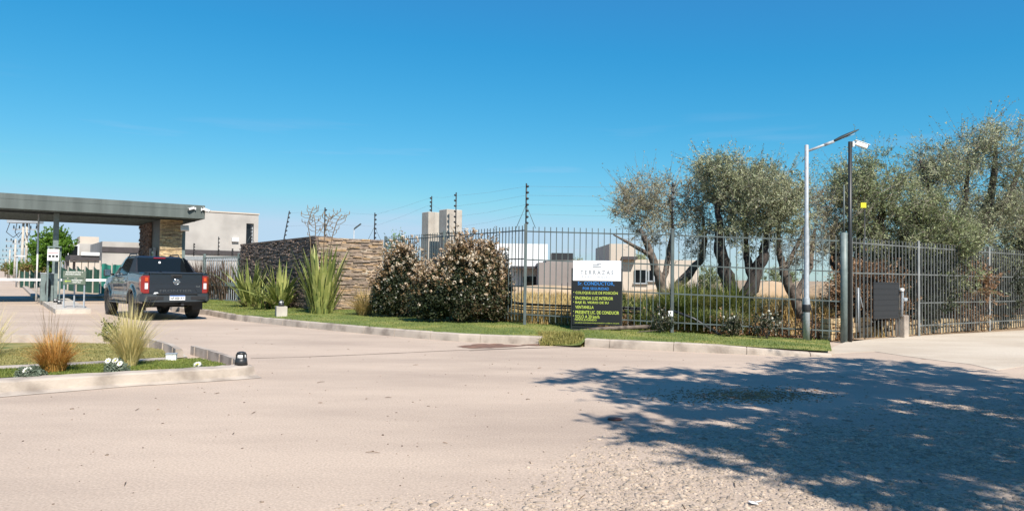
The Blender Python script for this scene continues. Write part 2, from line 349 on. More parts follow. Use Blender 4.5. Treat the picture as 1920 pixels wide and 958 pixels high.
# match each front point to the back line by x so that columns stay straight
bx = [p.x for p in back]; by = [p.y for p in back]
fx = np.array([p.x for p in fr]); tx = np.interp(fx, [fx[0], -13.4, -12, -10, -5, 0, 4, fx[-1]], [-14.05, -12.6, -11.4, -9.6, -5.2, .2, 4, 7.45])
mb = MB(); g = []
gapx0, gapx1 = KL[-1].x, KR[0].x
def lawnz(p, t, x):
    k = 0.162 if not (gapx0 < p.x < gapx1) else 0.162 * (1 - min(1, (p.x - gapx0) / .12, (gapx1 - p.x) / .12) * .85)
    endk = float(np.interp(p.x, [4, 8.2], [1, 0.15])); s = soil(x)
    return k * endk * (1 - t) + s * t + 0.012 * noise.noise(Vector((x * 2, p.y * 2, 0)))
for i, p in enumerate(fr):
    b = Vector((tx[i], float(np.interp(tx[i], bx, by)), 0)); row = []
    n = (b - p).normalized(); p0 = p + n * (0.1 if not (gapx0 < p.x < gapx1) else -0.18)
    for j in range(19):
        t = j / 18; q = p0.lerp(b, t); z = lawnz(p, t, q.x)
        row.append(mb.bm.verts.new((q.x, q.y, z)))
    g.append(row)
for i in range(N1 - 1):
    for j in range(18):
        f = mb.bm.faces.new((g[i][j], g[i + 1][j], g[i + 1][j + 1], g[i][j + 1])); f.smooth = True
LAWN = [[v.co.copy() for v in r] for r in g]
tag(mb.build('lawn', M['turf']), kind='structure')
def lawn_at(x, y):
    best = None
    for r in LAWN[::2]:
        for c in r:
            d = (c.x - x) ** 2 + (c.y - y) ** 2
            if best is None or d < best[0]: best = (d, c.z)
    return best[1]
# ---- soil behind the fence (the dry field)
def fieldf(x, y, a, b): return soil(x) * max(0, 1 - b * 3) + .10 * noise.noise(Vector((x * .15, y * .15, 0))) * min(1, b * 4) + .015
relief('dry_field', Vector((-4.5, 25.2, 0)), Vector((14.2, -9.0, 0)), Vector((24, 70, 0)), 60, 60, fieldf, M['dirt'])

# two bare earth mounds beyond the olive trunks
M['mound'] = mat('bare earth mound', (.50, .37, .24), (.38, .27, .17), rough=1, scale=.9, detail=10, bump=.6, bscale=8)
def moundf(x, y, a, b):
    d = math.hypot(a - .5, b - .5) * 2; return 1.36 * math.sqrt(max(0, 1 - d * d)) * (1 + .05 * noise.noise(Vector((x * .8, y * .8, 0)))) - .02
for px_, wd_ in ((1448, 3.0), (1553, 2.7)):
    c_ = Vector(((px_ - 960) / FPX * 28 - wd_ / 2, 26.8, 0)); relief('earth_mound', c_, Vector((wd_, 0, 0)), Vector((0, 2.6, 0)), 28, 28, moundf, M['mound'])
# ---- island in the foreground left: kerb, two strips of turf and a concrete path
tip = G(492, 708); L0 = G(-260, 775)
def gp(x, y, z=.15): return G(x, y, z)
out_foot = [G(-260, 771), G(0, 745), G(240, 725), G(400, 715), G(490, 708)]
mb = MB()
# sloping gutter apron at the foot of the kerb, widening at the tip
top_out = [G(-260, 735, .15), gp(0, 712), gp(240, 699), gp(400, 690), gp(440, 687), gp(468, 683)]
apr = [G(-260, 768, .005), G(0, 744, .005), G(240, 724, .005), G(400, 714.5, .005), G(455, 710.5, .005), G(492, 707.5, .005)]
mid = [t.lerp(a, .42) for t, a in zip(top_out, apr)]
for m_ in mid: m_.z = .032
inn = [t + Vector((-.12, .16, 0)) if i < 5 else t + Vector((-.2, .1, 0)) for i, t in enumerate(top_out)]
def dl(l, k=9): 
    o = []
    for a, b in zip(l[:-1], l[1:]): o += [a.lerp(b, i / k) for i in range(k)]
    return o + [l[-1]]
rows = [dl(apr), dl(mid), dl([m_.lerp(t, .12) + Vector((0, 0, .085)) for m_, t in zip(mid, top_out)]), dl(top_out), dl(inn)]
rows = [[Vector((p.x, p.y, p.z + (0 if r == 0 else random.uniform(-.004, .004)))) for p in row] for r, row in enumerate(rows)]
rows.append([p - Vector((0, 0, .15)) for p in rows[-1]])
vv = [[mb.bm.verts.new(p) for p in row] for row in rows]
for r in range(len(vv) - 1):
    for i in range(len(vv[0]) - 1): 
        f = mb.bm.faces.new((vv[r][i], vv[r][i + 1], vv[r + 1][i + 1], vv[r + 1][i])); f.smooth = r in (2,)
e0 = [r[-1] for r in vv]; mb.bm.faces.new(e0)
tag(mb.build('kerb', M['kerb'], fix=True), kind='structure')
# back kerbs of the island
kerb('kerb', dense([gp(-260, 636, 0), gp(0, 640, 0), gp(140, 641, 0), gp(230, 644, 0), gp(292, 650, 0), gp(330, 661, 0), gp(345, 671, 0)][::-1], .25), 0.13, 0.15, M['kerb'], .003)
kerb('kerb', dense([gp(372, 664, 0), gp(405, 673, 0), gp(436, 684, 0), gp(462, 694, 0)][::-1], .2), 0.13, 0.15, M['kerb'], .003)
# turf sheets
isl_front = [gp(-260, 733, .125), gp(0, 708, .125), gp(240, 696, .125), gp(400, 687, .125), gp(425, 684, .125)]
sheet('lawn', [(p.x, p.y) for p in isl_front + [gp(375, 672, .125), gp(330, 674, .125), gp(150, 684, .125), gp(0, 692, .125), gp(-260, 706, .125)]], .128, M['turf'])
pathp = [gp(-260, 706, .13), gp(0, 692, .13), gp(150, 684, .13), gp(318, 675, .13), gp(318, 670, .13), gp(150, 679, .13), gp(0, 686, .13), gp(-260, 698, .13)]
sheet('path', [(p.x, p.y) for p in pathp], .135, M['kerb'])
sheet('lawn', [(p.x, p.y) for p in [gp(-260, 698, .125), gp(0, 686, .125), gp(150, 679, .125), gp(318, 670, .125), gp(305, 656, .125), gp(230, 646, .125), gp(140, 643, .125), gp(-260, 641, .125)]], .127, M['turfdry'])
# concrete ramp between the two kerb pieces
sheet('path', [(p.x, p.y) for p in [gp(352, 671, 0), gp(318, 674, 0), gp(312, 655, 0), gp(330, 655, 0)]], .02, M['concrete'])
# expansion joint and drain line across the road
def groove(name, pts, wd, mt, z=.004):
    mb = MB(); ln = dense([G(*p) for p in pts], .3)
    vs = []
    for i, p in enumerate(ln):
        t = (ln[min(i + 1, len(ln) - 1)] - ln[max(i - 1, 0)]).normalized(); n = Vector((-t.y, t.x, 0)); k = wd * random.uniform(.35, 1.2) / 2
        vs.append((mb.bm.verts.new((p.x + n.x * k, p.y + n.y * k, z)), mb.bm.verts.new((p.x - n.x * k, p.y - n.y * k, z))))
    for a, b in zip(vs[:-1], vs[1:]): mb.bm.faces.new((a[0], a[1], b[1], b[0]))
    o = mb.build(name, mt)
    for f in o.data.polygons:
        if f.normal.z < 0: f.flip()
    return tag(o, kind='structure')
M['groove'] = mat('joint dirt', (0.19, 0.14, 0.11), (0.11, 0.085, 0.07), rough=1)
M['mud'] = mat('damp red soil', (0.24, 0.13, 0.085), (0.12, 0.07, 0.05), rough=0.9, scale=6, bump=.5)
groove('road_joint', [(470, 672), (560, 669.5), (700, 664), (860, 656.5), (1000, 652), (1090, 651)], .035, M['groove'])
groove('road_joint', [(880, 657.5), (960, 653.5), (1040, 651.5), (1090, 651)], .09, M['groove'], .006)
def blob(name, pts, z, mt):
    c = sum((G(*p) for p in pts), Vector()) / len(pts); P_ = [G(*p) for p in pts]; out = []
    for a, b in zip(P_, P_[1:] + P_[:1]):
        for k in range(6):
            q = a.lerp(b, k / 6); out.append(q + (q - c).normalized() * random.uniform(-.06, .06))
    return sheet(name, out, z, mt)
blob('mud_patch', [(858, 650), (890, 645.5), (930, 645), (985, 648), (940, 652), (880, 653.5)], .008, M['mud'])
blob('mud_patch', [(980, 646.5), (1020, 644.5), (1060, 643), (1050, 647), (1000, 648.5)], .009, M['mud'])
# old twigs and leaves on the road
M['litter'] = mat('dry litter', (0.20, 0.13, 0.08), (0.10, 0.065, 0.04), rough=1, island=.4)
mb = MB()
for k in range(90):
    y = random.uniform(4.2, 19); x = random.uniform(-.68 * y, .6 * y); a = random.uniform(0, 6.28); l = random.uniform(.015, .07); d = Vector((math.cos(a), math.sin(a), 0)) * l
    c = Vector((x, y, .008)); mb.tube([c - d, c + Vector((0, 0, random.uniform(0, .008))), c + d], [.0025, .004, .0015], 3)
tag(mb.build('road_litter', M['litter']), 'tiny dry twigs and leaf scraps strewn over the road', 'litter', kind='stuff')
pts = []
for k in range(1500):
    c = G(random.gauss(1400, 75), random.gauss(741, 7)); pts.append((c.x, c.y, .004))
LEAFBITS = pts
# gravel verge: bed and stones
gv = [Vector(p) for p in [(-6.5, 1.2, 0), (-3.2, 3.2, 0), (-1.4, 4.2, 0), (-.3, 4.95, 0), (.35, 5.7, 0), (.9, 6.8, 0), (2.0, 7.4, 0), (3.4, 8.0, 0), (5.6, 9.3, 0), (8.1, 11.0, 0), (10.5, 12.2, 0), (16, 12.0, 0), (16, -4, 0), (-6.5, -4, 0)]]
def inpoly(x, y, poly):
    c = False; n = len(poly)
    for i in range(n):
        a, b = poly[i], poly[i - 1]
        if (a.y > y) != (b.y > y) and x < (b.x - a.x) * (y - a.y) / (b.y - a.y) + a.x: c = not c
    return c
def edist(x, y, poly, m=10):
    d = 9
    for i in range(m):
        a, b = poly[i], poly[i + 1]; ab = b - a; t = max(0, min(1, ((x - a.x) * ab.x + (y - a.y) * ab.y) / ab.length_squared)); q = a + ab * t
        d = min(d, math.hypot(q.x - x, q.y - y))
    return d
out = []
for a, b in zip(gv[:-1], gv[1:]):
    for k in range(14):
        q = a.lerp(b, k / 14); out.append(q + Vector((noise.noise(q * 1.5), noise.noise(q * 1.5 + Vector((7, 3, 0))), 0)) * .3)
mb = MB()
sheet('gravel_verge', out, .004, M['road'])
ico = bmesh.new(); bmesh.ops.create_icosphere(ico, subdivisions=1, radius=1); IV = np.array([v.co[:] for v in ico.verts]); IF = np.array([[v.index for v in f.verts] for f in ico.faces]); ico.free()
def pebbles(name, pts, sizes, mt, flat=.5, label=None, cat=None):
    n = len(pts); sc = np.stack([sizes * rng.uniform(.7, 1.4, n), sizes * rng.uniform(.6, 1.0, n), sizes * rng.uniform(.3, .75, n) * flat * 1.6], 1)
    V = IV[None] * (1 + rng.uniform(-.22, .22, (n, len(IV), 1))) * sc[:, None]
    a = rng.uniform(0, 6.28, n); c, s = np.cos(a)[:, None], np.sin(a)[:, None]
    V = np.stack([V[..., 0] * c - V[..., 1] * s, V[..., 0] * s + V[..., 1] * c, V[..., 2]], -1) + pts[:, None]
    F = IF[None] + (np.arange(n) * len(IV))[:, None, None]
    me = bpy.data.meshes.new(name); nf = F.shape[0] * F.shape[1]
    me.vertices.add(n * len(IV)); me.vertices.foreach_set('co', V.reshape(-1).astype(np.float32))
    me.loops.add(nf * 3); me.loops.foreach_set('vertex_index', F.reshape(-1).astype(np.int32))
    me.polygons.add(nf); me.polygons.foreach_set('loop_start', np.arange(0, nf * 3, 3, dtype=np.int32)); me.polygons.foreach_set('use_smooth', np.ones(nf, dtype=bool))
    me.update(calc_edges=True); me.materials.append(mt); o = bpy.data.objects.new(name, me); COL.objects.link(o)
    return tag(o, label, cat, kind='stuff')
pts = []; sz = []
while len(pts) < 70000:
    y = random.uniform(3.2, 12.5); x = random.uniform(-3.5, min(.78 * y + .6, 12))
    if random.random() > min(1, 5.2 / y): continue
    if not inpoly(x, y, gv): continue
    e = edist(x, y, gv); nn = noise.noise(Vector((x * .9, y * .9, 0))) * .5 + .5
    if random.random() > min(1, e / 1.5 + .01) * (0.15 + 1.2 * max(0, nn - .25)): continue
    s = min(.036, .0045 + random.expovariate(1 / .0052)) + (.014 if random.random() < .008 else 0) * (1.0 if y < 7 else 1.15)
    pts.append((x, y, .004 - s * .05)); sz.append(s)
pebbles('gravel', np.array(pts), np.array(sz), M['stone_bits'], label='loose pale stones and gravel lying along the road edge', cat='gravel')
pebbles('fallen_leaves', np.array(LEAFBITS), np.full(len(LEAFBITS), .014), mat('rusty leaf bits', (.42, .22, .09), (.22, .12, .06), rough=.9, island=.4), .2, 'rusty brown leaf bits gathered on the road in the tree shade', 'leaves')
pts = []; sz = []
for k in range(950):
    y = random.uniform(3.9, 22); x = random.uniform(-.72 * y, .5 * y)
    s = .003 + random.expovariate(1 / .0035); pts.append((x, y, .003)); sz.append(s)
M['pebdark'] = mat('road crumbs', (0.28, 0.22, 0.17), (0.12, 0.09, 0.07), rough=1, island=.4)
pebbles('road_crumbs', np.array(pts), np.array(sz), M['pebdark'], label='scattered crumbs of soil and grit on the dusty road', cat='grit')
# ================================================================ large structures
def addtext(body, x0, x1, z0, z1, bold=0.0, ext=.0015):
    """lettering whose drawn extent fills x0..x1, z0..z1 in the local xz plane, facing -y; returns a bmesh"""
    cu = bpy.data.curves.new('txt', 'FONT'); cu.body = body; cu.extrude = ext; cu.offset = bold; cu.resolution_u = 2
    o = bpy.data.objects.new('txt', cu); COL.objects.link(o); bpy.context.view_layer.update()
    me = bpy.data.meshes.new_from_object(o); b = bmesh.new(); b.from_mesh(me)
    bpy.data.objects.remove(o); bpy.data.meshes.remove(me)
    xs = [v.co.x for v in b.verts]; ys = [v.co.y for v in b.verts]; a0, a1, c0, c1 = min(xs), max(xs), min(ys), max(ys)
    for v in b.verts:
        v.co = Vector((x0 + (v.co.x - a0) / (a1 - a0) * (x1 - x0), -v.co.z, z0 + (v.co.y - c0) / (c1 - c0) * (z1 - z0)))
    return b
# ---- entrance canopy
CZ = 3.87                                         # height of the soffit
cl = Vector((-26.4, 24.0, 0)); crn = Vector((-14.15, 33.1, 0))     # front corner on the right
crn = P(383, 411.6, 33.1); crn.z = 0
can = thing('entrance_canopy', 'long flat grey-green entrance canopy spanning the gate lanes', 'canopy', crn, math.atan2(ND.y, ND.x))
LEN = 17.0; DEP = 8.0
mb = MB(); mb.box((-LEN / 2, DEP / 2, .30), (LEN - .12, DEP - .12, .5)); roof = mb.build('roof', M['steel_dark'], can, (0, 0, CZ))
mb = MB()
for (c, d) in (((-LEN / 2, 0, .19), (LEN, .06, .38)), ((-LEN / 2, DEP, .19), (LEN, .06, .38)), ((-.0, DEP / 2, .19), (.06, DEP - .06, .38)), ((-LEN / 2, .012, .5), (LEN, .06, .23)), ((0, DEP / 2, .5), (.06, DEP - .08, .23)), ((-LEN / 2, DEP, .5), (LEN, .06, .23))):
    mb.box(c, d, bev=.006, seg=1)
mb.build('fascia', M['fascia'], can, (0, 0, CZ))
mb = MB()
for k in range(9): mb.box((-LEN / 2, .6 + k * .85, .012), (LEN - .3, .07, .05))
mb.build('soffit_rail', M['steel_green'], can, (0, 0, CZ))
mb = MB(); mb.box((-LEN / 2, 1.35, -.02), (LEN - .3, .16, .14)); mb.build('beam', M['steel_dark'], can, (0, 0, CZ + .02))
# column (in the middle of the island)
c0 = P(101, 563, 30.8); c0.z = 0
def canloc(p):
    d = p - crn; return Vector((d.dot(ND), d.dot(HD), 0))
cc = canloc(c0)
mb = MB(); mb.box((cc.x, cc.y, (CZ + .12) / 2), (.20, .20, CZ - .12), bev=.01, seg=1); mb.build('column', M['steel_green'], can)
mb = MB(); mb.tube([(cc.x - .62, cc.y + .5, .1), (cc.x - .62, cc.y + .5, CZ)], .035); mb.build('downpipe', M['white'], can)
# stone-clad guard booth wall under the right end
bx0 = canloc(P(340, 500, 33.75))
def stonewall(mb, o, du, length, height, nrm, hmin=.028, hmax=.075, lmin=.12, lmax=.5, dep=.09, topcap=0.0):
    z = 0.0
    while z < height - .01:
        h = min(random.uniform(hmin, hmax), height - z); s = -random.uniform(0, .2)
        while s < length:
            l = random.uniform(lmin, lmax); a, b = max(0, s), min(length, s + l); s += l
            if b - a < .02: continue
            d = dep * random.uniform(.25, 1.0); c = o + du * ((a + b) / 2) + nrm * (d / 2 - .02) + Vector((0, 0, z + h / 2))
            rz = math.atan2(du.y, du.x) + random.uniform(-.03, .03)
            bb = bmesh.new(); bmesh.ops.create_cube(bb, size=1)
            for v in bb.verts: v.co = Vector((v.co.x * (b - a) * random.uniform(.95, 1.02), v.co.y * (d + .04) , v.co.z * h * random.uniform(.78, .98)))
            mb.add(bb, Matrix.Translation(c) @ Matrix.Rotation(rz, 4, 'Z') @ Matrix.Rotation(random.uniform(-.06, .06), 4, 'Y')); bb.free()
        z += h
    return mb
def stonemat(name, ramp):
    m = bpy.data.materials.new(name); m.use_nodes = True; nt = m.node_tree; b = nt.nodes['Principled BSDF']; L = nt.links.new; b.inputs['Roughness'].default_value = .9
    ge = _n(nt, 'ShaderNodeNewGeometry'); cr = _n(nt, 'ShaderNodeValToRGB'); cr.color_ramp.interpolation = 'LINEAR'; e = cr.color_ramp.elements
    e[0].color = (*ramp[0], 1); e[1].color = (*ramp[-1], 1)
    for i in range(1, len(ramp) - 1): q = e.new(i / (len(ramp) - 1)); q.color = (*ramp[i], 1)
    tc = _n(nt, 'ShaderNodeTexCoord'); nz = _n(nt, 'ShaderNodeTexNoise'); nz.inputs['Scale'].default_value = 9; nz.inputs['Detail'].default_value = 8; L(tc.outputs['Object'], nz.inputs[0])
    mr = _n(nt, 'ShaderNodeMapRange'); mr.inputs['From Min'].default_value = .3; mr.inputs['From Max'].default_value = .7; mr.inputs['To Min'].default_value = .68; mr.inputs['To Max'].default_value = 1.25; L(nz.outputs[0], mr.inputs[0])
    hv = _n(nt, 'ShaderNodeHueSaturation'); L(ge.outputs['Random Per Island'], cr.inputs[0]); L(cr.outputs[0], hv.inputs['Color']); L(mr.outputs[0], hv.inputs['Value']); L(hv.outputs[0], b.inputs['Base Color'])
    bp = _n(nt, 'ShaderNodeBump'); bp.inputs['Distance'].default_value = .02; bp.inputs['Strength'].default_value = .7; n2 = _n(nt, 'ShaderNodeTexNoise'); n2.inputs['Scale'].default_value = 30; n2.inputs['Detail'].default_value = 8
    L(tc.outputs['Object'], n2.inputs[0]); L(n2.outputs[0], bp.inputs['Height']); L(bp.outputs[0], b.inputs['Normal'])
    return m
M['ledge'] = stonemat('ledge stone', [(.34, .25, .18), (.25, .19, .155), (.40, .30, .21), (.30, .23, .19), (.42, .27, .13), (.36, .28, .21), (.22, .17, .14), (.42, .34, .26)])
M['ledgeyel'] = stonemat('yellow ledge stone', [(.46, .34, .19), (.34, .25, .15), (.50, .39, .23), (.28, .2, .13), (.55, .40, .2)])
M['ledgeshade'] = stonemat('shaded ledge stone', [(.15, .105, .085), (.23, .17, .14), (.10, .075, .065), (.18, .14, .12), (.30, .215, .165), (.12, .095, .085)])  # darker copy of the ledge stone, shade of the side faces put into the colour
M['mortar'] = mat('mortar', (.10, .08, .07), (.05, .04, .035), rough=1)
booth = thing('guard_booth', 'narrow dark guard booth with ledge stone pier under the canopy end', 'booth', crn + ND * bx0.x + HD * bx0.y, math.atan2(ND.y, ND.x))
W = .95; mb = MB(); mb.box((-W / 2, 3.0, CZ / 2), (W - .1, 5.9, CZ - .02)); mb.build('wall', M['steel_dark'], booth)
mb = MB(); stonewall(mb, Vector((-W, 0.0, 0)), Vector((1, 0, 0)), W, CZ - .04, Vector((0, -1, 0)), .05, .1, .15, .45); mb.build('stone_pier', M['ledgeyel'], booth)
mb = MB(); stonewall(mb, Vector((-W, 5.9, 0)), Vector((0, -1, 0)), 3.3, CZ - .04, Vector((-1, 0, 0)), .05, .1, .2, .6); mb.build('stone_cladding', M['ledgeshade'], booth)
mb = MB(); mb.box((-W - .0, 1.7, 1.25), (.08, .95, 2.3)); mb.build('door', M['glass'], booth)
mb = MB()
for yy in (1.15, 2.25): mb.box((-W - .03, yy, 1.3), (.1, .07, 2.5))
mb.build('door_frame', M['galv'], booth)
pp = canloc(P(342.5, 500, 33.9)); 
t = thing('post', 'slim grey-green post beside the stone pier carrying a white floodlight', 'post', crn + ND * pp.x + HD * pp.y, math.atan2(ND.y, ND.x))
mb = MB(); mb.box((0, 0, 1.75), (.14, .14, 3.5)); mb.build('shaft', M['steel_green'], t)
fl = thing('floodlight', 'white rectangular floodlight on the grey-green post under the canopy', 'floodlight', crn + ND * (pp.x) + HD * (pp.y - .1) + Vector((0, 0, 3.47)), math.atan2(ND.y, ND.x))
mb = MB(); mb.box((0, -.14, 0), (.36, .12, .26), bev=.02, rot=Euler((R(-25), 0, 0))); mb.build('housing', M['white'], fl)
mb = MB(); mb.box((0, -.02, 0), (.06, .16, .06)); mb.build('bracket', M['steel_dark'], fl)
# security cameras
def seccam(name, label, loc, rz, s=1.0, tilt=-14, group=None):
    t = thing(name, label, 'security camera', loc, rz, group)
    rot = Euler((0, R(-tilt), 0))
    mb = MB(); mb.box((.24 * s, 0, -.02 * s), (.34 * s, .12 * s, .11 * s), bev=.025 * s, rot=rot); mb.build('housing', M['white'], t)
    mb = MB(); mb.box((.26 * s, 0, .05 * s), (.42 * s, .135 * s, .014 * s), rot=rot); mb.build('sun_shield', M['white'], t)
    mb = MB(); mb.lathe([(.045 * s, 0), (.045 * s, .02 * s)], Matrix.Translation((.405 * s, 0, -.06 * s)) @ Matrix.Rotation(R(90 - tilt), 4, 'Y'), 12); mb.build('lens', M['black'], t)
    mb = MB(); mb.tube([(0, 0, 0), (.08 * s, 0, -.0), (.14 * s, 0, -.03 * s)], .03 * s); mb.box((0, 0, 0), (.05 * s, .12 * s, .15 * s), bev=.01 * s); mb.build('bracket', M['white'], t)
    return t
ca = math.atan2(ND.y, ND.x)
seccam('security_camera', 'white camera on the canopy fascia pointing left, nearest the corner post', crn + ND * -.42 - HD * .1 + Vector((0, 0, CZ + .44)), ca + R(195), .75, -20, 'cameras on the canopy corner')
seccam('security_camera', 'white camera at the canopy end corner pointing right towards the wall', crn + ND * -.15 - HD * .1 + Vector((0, 0, CZ + .42)), ca - R(10), .85, -20, 'cameras on the canopy corner')

# ---- barrier island: kerbed concrete, cabinet, booms, reader frame, sign, two small lights
ia, ib, ic, idd = G(104, 580, .15), G(162, 580, .15), None, G(73, 563.5, .15)
isl_o = ia.copy(); isl_o.z = 0
W_ = (ib - ia).dot(ND) * 1.0; W_ = max(W_, 1.0)
mb = MB()
def islp(u, v): return isl_o + ND * u + HD * v
poly = [islp(0, 0), islp(W_, 0), islp(W_ + .02, 11.5), islp(-.15, 11.5)]
rr = [(p.x, p.y) for p in poly]; mb.prism(rr, -.02, .15)
tag(mb.build('traffic_island', M['concrete']), kind='structure')
isl = lambda px, py, h=.15: G(px, py, h)
cb = thing('barrier_cabinet', 'grey barrier cabinet with a dark oval front on the island', 'barrier', P(87, 563, 29.6) * 1, AH)
cb.location.z = .15
mb = MB(); mb.box((0, 0, .56), (.46, .38, 1.12), bev=.03); mb.build('housing', M['steel_green'], cb)
pr = [(.105 * math.cos(a), .40 * math.sin(a)) for a in np.linspace(0, 2 * math.pi, 24, endpoint=False)]
mb = MB(); mb.prism(pr, 0, .012, Matrix.Translation((.03, -.19, .55)) @ Matrix.Rotation(R(90), 4, 'X')); mb.build('front_panel', M['black'], cb)
mb = MB(); mb.box((0, 0, 1.135), (.5, .42, .04), bev=.008); mb.build('lid', M['galv'], cb)
def boom(label, p, q):
    d = q - p; t = thing('barrier_boom', label, 'barrier boom', p, math.atan2(d.y, d.x), 'white booms closing the lanes')
    mb = MB(); mb.box((d.length / 2, 0, 0), (d.length, .06, .10), bev=.015); mb.build('arm', M['white'], t)
    return t
bz = 1.02
bp_ = P(80, 520, 29.6); bp_.z = bz
boom('white barrier boom reaching left across the exit lane', bp_ + HD * -.25, bp_ - ND * 7 + HD * -.25 + Vector((0, 0, .02)))
boom('white barrier boom reaching right across the lane before the pickup', bp_ + ND * .3 + HD * .1, bp_ + ND * 6.0 + HD * .1 + Vector((0, 0, -.02)))
fr_ = thing('card_reader_frame', 'tall grey-green steel frame holding a white notice beside the column', 'frame', P(99, 563, 29.0), AH)
fr_.location.z = .15
H_ = 2.18
mb = MB(); mb.box((-.2, .15, H_ / 2), (.05, .5, H_), bev=.005, seg=1); mb.box((.22, .12, H_ / 2), (.05, .16, H_), bev=.005, seg=1); mb.box((.0, .15, H_ + .025), (.47, .5, .05)); mb.box((.1, .25, H_ / 2), (.12, .1, H_ - .01)); mb.build('frame', M['steel_green'], fr_)
nb = P(100, 478, 28.75); t = thing('notice', 'small white notice with a row of dark symbols on the tall frame', 'notice', nb, AH)
mb = MB(); mb.box((0, 0, 0), (.40, .02, .46), bev=.004, seg=1); mb.build('board', M['white'], t)
mb = MB(); mb.box((0, -.014, .075), (.36, .006, .02)); mb.build('red_line', M['red'], t)
mb = MB(); [mb.box((x, -.014, -.05), (.09, .006, .09)) for x in (-.12, 0, .12)]; mb.build('symbol_row', M['black'], t)
# lane sign on three legs
M['signgreen'] = plain('sign olive green', (.13, .16, .12), .5)
M['signwhite'] = plain('sign white lettering', (.75, .76, .72), .6)
M['signlime'] = plain('sign lime arrow', (.42, .55, .10), .6)
sb = thing('lane_sign', 'low olive green lane sign with white lettering on three thin legs', 'sign', G(138, 577, .15), 0)
mb = MB(); mb.box((0, 0, 1.13), (.78, .03, .24), bev=.004, seg=1); mb.build('upper_board', M['signgreen'], sb)
mb = MB(); mb.box((0, 0, .89), (.76, .03, .19), bev=.004, seg=1); mb.build('lower_board', M['signgreen'], sb)
for s_, a, b, z in (('RESIDENTES Y', -.28, .3, 1.185), ('PROPIETARIOS', -.30, .22, 1.11), ('PROVEEDORES', -.08, .28, .91), ('VISITAS', -.06, .22, .84)):
    mb = MB(); mb.add(addtext(s_, a, b, z, z + .05, .01), Matrix.Translation((0, -.018, 0))); mb.build('lettering', M['signwhite'], sb)
mb = MB(); mb.box((-.2, -.018, .9), (.18, .005, .02)); mb.prism([(-.33, 0), (-.26, .04), (-.26, -.04)], 0, .005, Matrix.Translation((0, -.017, .9)) @ Matrix.Rotation(R(90), 4, 'X')); mb.build('arrow', M['signlime'], sb)
for x, y in ((-.36, 0.03), (-.2, .35), (.33, .03)):
    mb = MB(); mb.box((x, y, .5), (.04, .03, 1.0)); mb.build('leg', M['galv'], sb)
def capolight(name, label, loc, s=1.0, group=None, cap=True):
    t = thing(name, label, 'garden light', loc, .5, group)
    mb = MB(); mb.lathe([(.088 * s, 0), (.074 * s, .095 * s)], seg=8); mb.build('base', M['blacksat'], t)
    mb = MB(); mb.lathe([(.066 * s, .095 * s), (.056 * s, .15 * s)], seg=12); mb.build('lens', M['white'], t)
    mb = MB(); mb.lathe([(.064 * s, .148 * s), (.058 * s, .172 * s), (.025 * s, .184 * s), (0.001, .185 * s)], seg=12)
    for k in range(4): a = k * math.pi / 2 + .35; mb.box((.064 * s * math.cos(a), .064 * s * math.sin(a), .122 * s), (.02 * s, .024 * s, .06 * s), rz=a)
    mb.build('cap', M['blacksat'], t)
    return t
capolight('garden_light', 'black garden light on the barrier island nearer the cabinet', isl(104, 567), .9, 'lights on the barrier island')
capolight('garden_light', 'black garden light on the barrier island nearer the sign legs', isl(111.5, 570), .9, 'lights on the barrier island')
capolight('garden_light', 'black garden light standing on the foreground kerb tip', G(452, 684, .15), 1.0)

# ---- ledge-stone entrance wall
wl = Vector((-6.27, 23.2, 0)); wz = soil(-6.3); WH = 2.40
mb = MB()
wall = thing('stone_wall', 'L-shaped entrance wall of stacked ledge stone behind the flax plants', 'wall', (wl.x, wl.y, wz - .06), 0)
LH = 9.1; RW = 2.27
A = Vector((0, 0, 0)); B = ND * RW; Cc = HD * LH
mb.prism([(p.x, p.y) for p in (A + ND * .03 + HD * .03, B + HD * .03, B + HD * .42, A + ND * .45 + HD * .42, Cc + ND * .45, Cc + ND * .03)], -.1, WH - .04); mb.build('core', M['mortar'], wall)
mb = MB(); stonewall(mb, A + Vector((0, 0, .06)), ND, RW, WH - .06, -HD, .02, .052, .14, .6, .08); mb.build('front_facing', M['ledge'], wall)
mb = MB(); stonewall(mb, Cc + Vector((0, 0, .02)), -HD, LH, WH - .02, -ND, .022, .055, .12, .45, .11); mb.build('side_facing', M['ledgeshade'], wall)
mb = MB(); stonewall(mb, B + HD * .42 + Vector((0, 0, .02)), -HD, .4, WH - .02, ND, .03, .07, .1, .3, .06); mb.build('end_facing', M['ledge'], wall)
mb = MB(); mb.prism([(p.x, p.y) for p in (A - ND * .08 + HD * .0, A + ND * .5 + HD * .0, Cc + ND * .5, Cc - ND * .08)], WH - .02, WH + .03); mb.build('coping', M['ledgeshade'], wall)
# ---- concrete pillars
pil = MB()
def pillar(label, px, py_top, Y, w_, d_, seam, wlow=0):
    p = P(px, py_top, Y); top = p.z; z0 = soil(p.x)
    t = thing('concrete_pillar', label, 'pillar', (p.x, p.y, z0), ca, 'square concrete pillars')
    zs = P(px, seam, Y).z - z0
    mb = MB(); mb.box((w_ / 2, d_ / 2, zs + .015 + (top - z0 - zs) / 2), (w_, d_, top - z0 - zs - .03), bev=.012, seg=1); mb.build('upper_block', M['concrete'], t)
    mb = MB(); mb.box((w_ / 2, d_ / 2, zs / 2), (w_ + wlow, d_ + wlow, zs), bev=.012, seg=1); mb.build('lower_block', M['concrete'], t)
    mb = MB(); mb.box((w_ / 2, d_ / 2, zs), (w_ - .04, d_ - .04, .05)); mb.build('joint', M['mortar'], t)
    return t
pillar('pale concrete pillar left of its twin, behind the flowering hedge', 803.5, 397, 23.6, .42, .46, 442)
pillar('taller concrete pillar right of its twin with a fence mast before it', 838, 392, 22.4, .56, .5, 438.5)
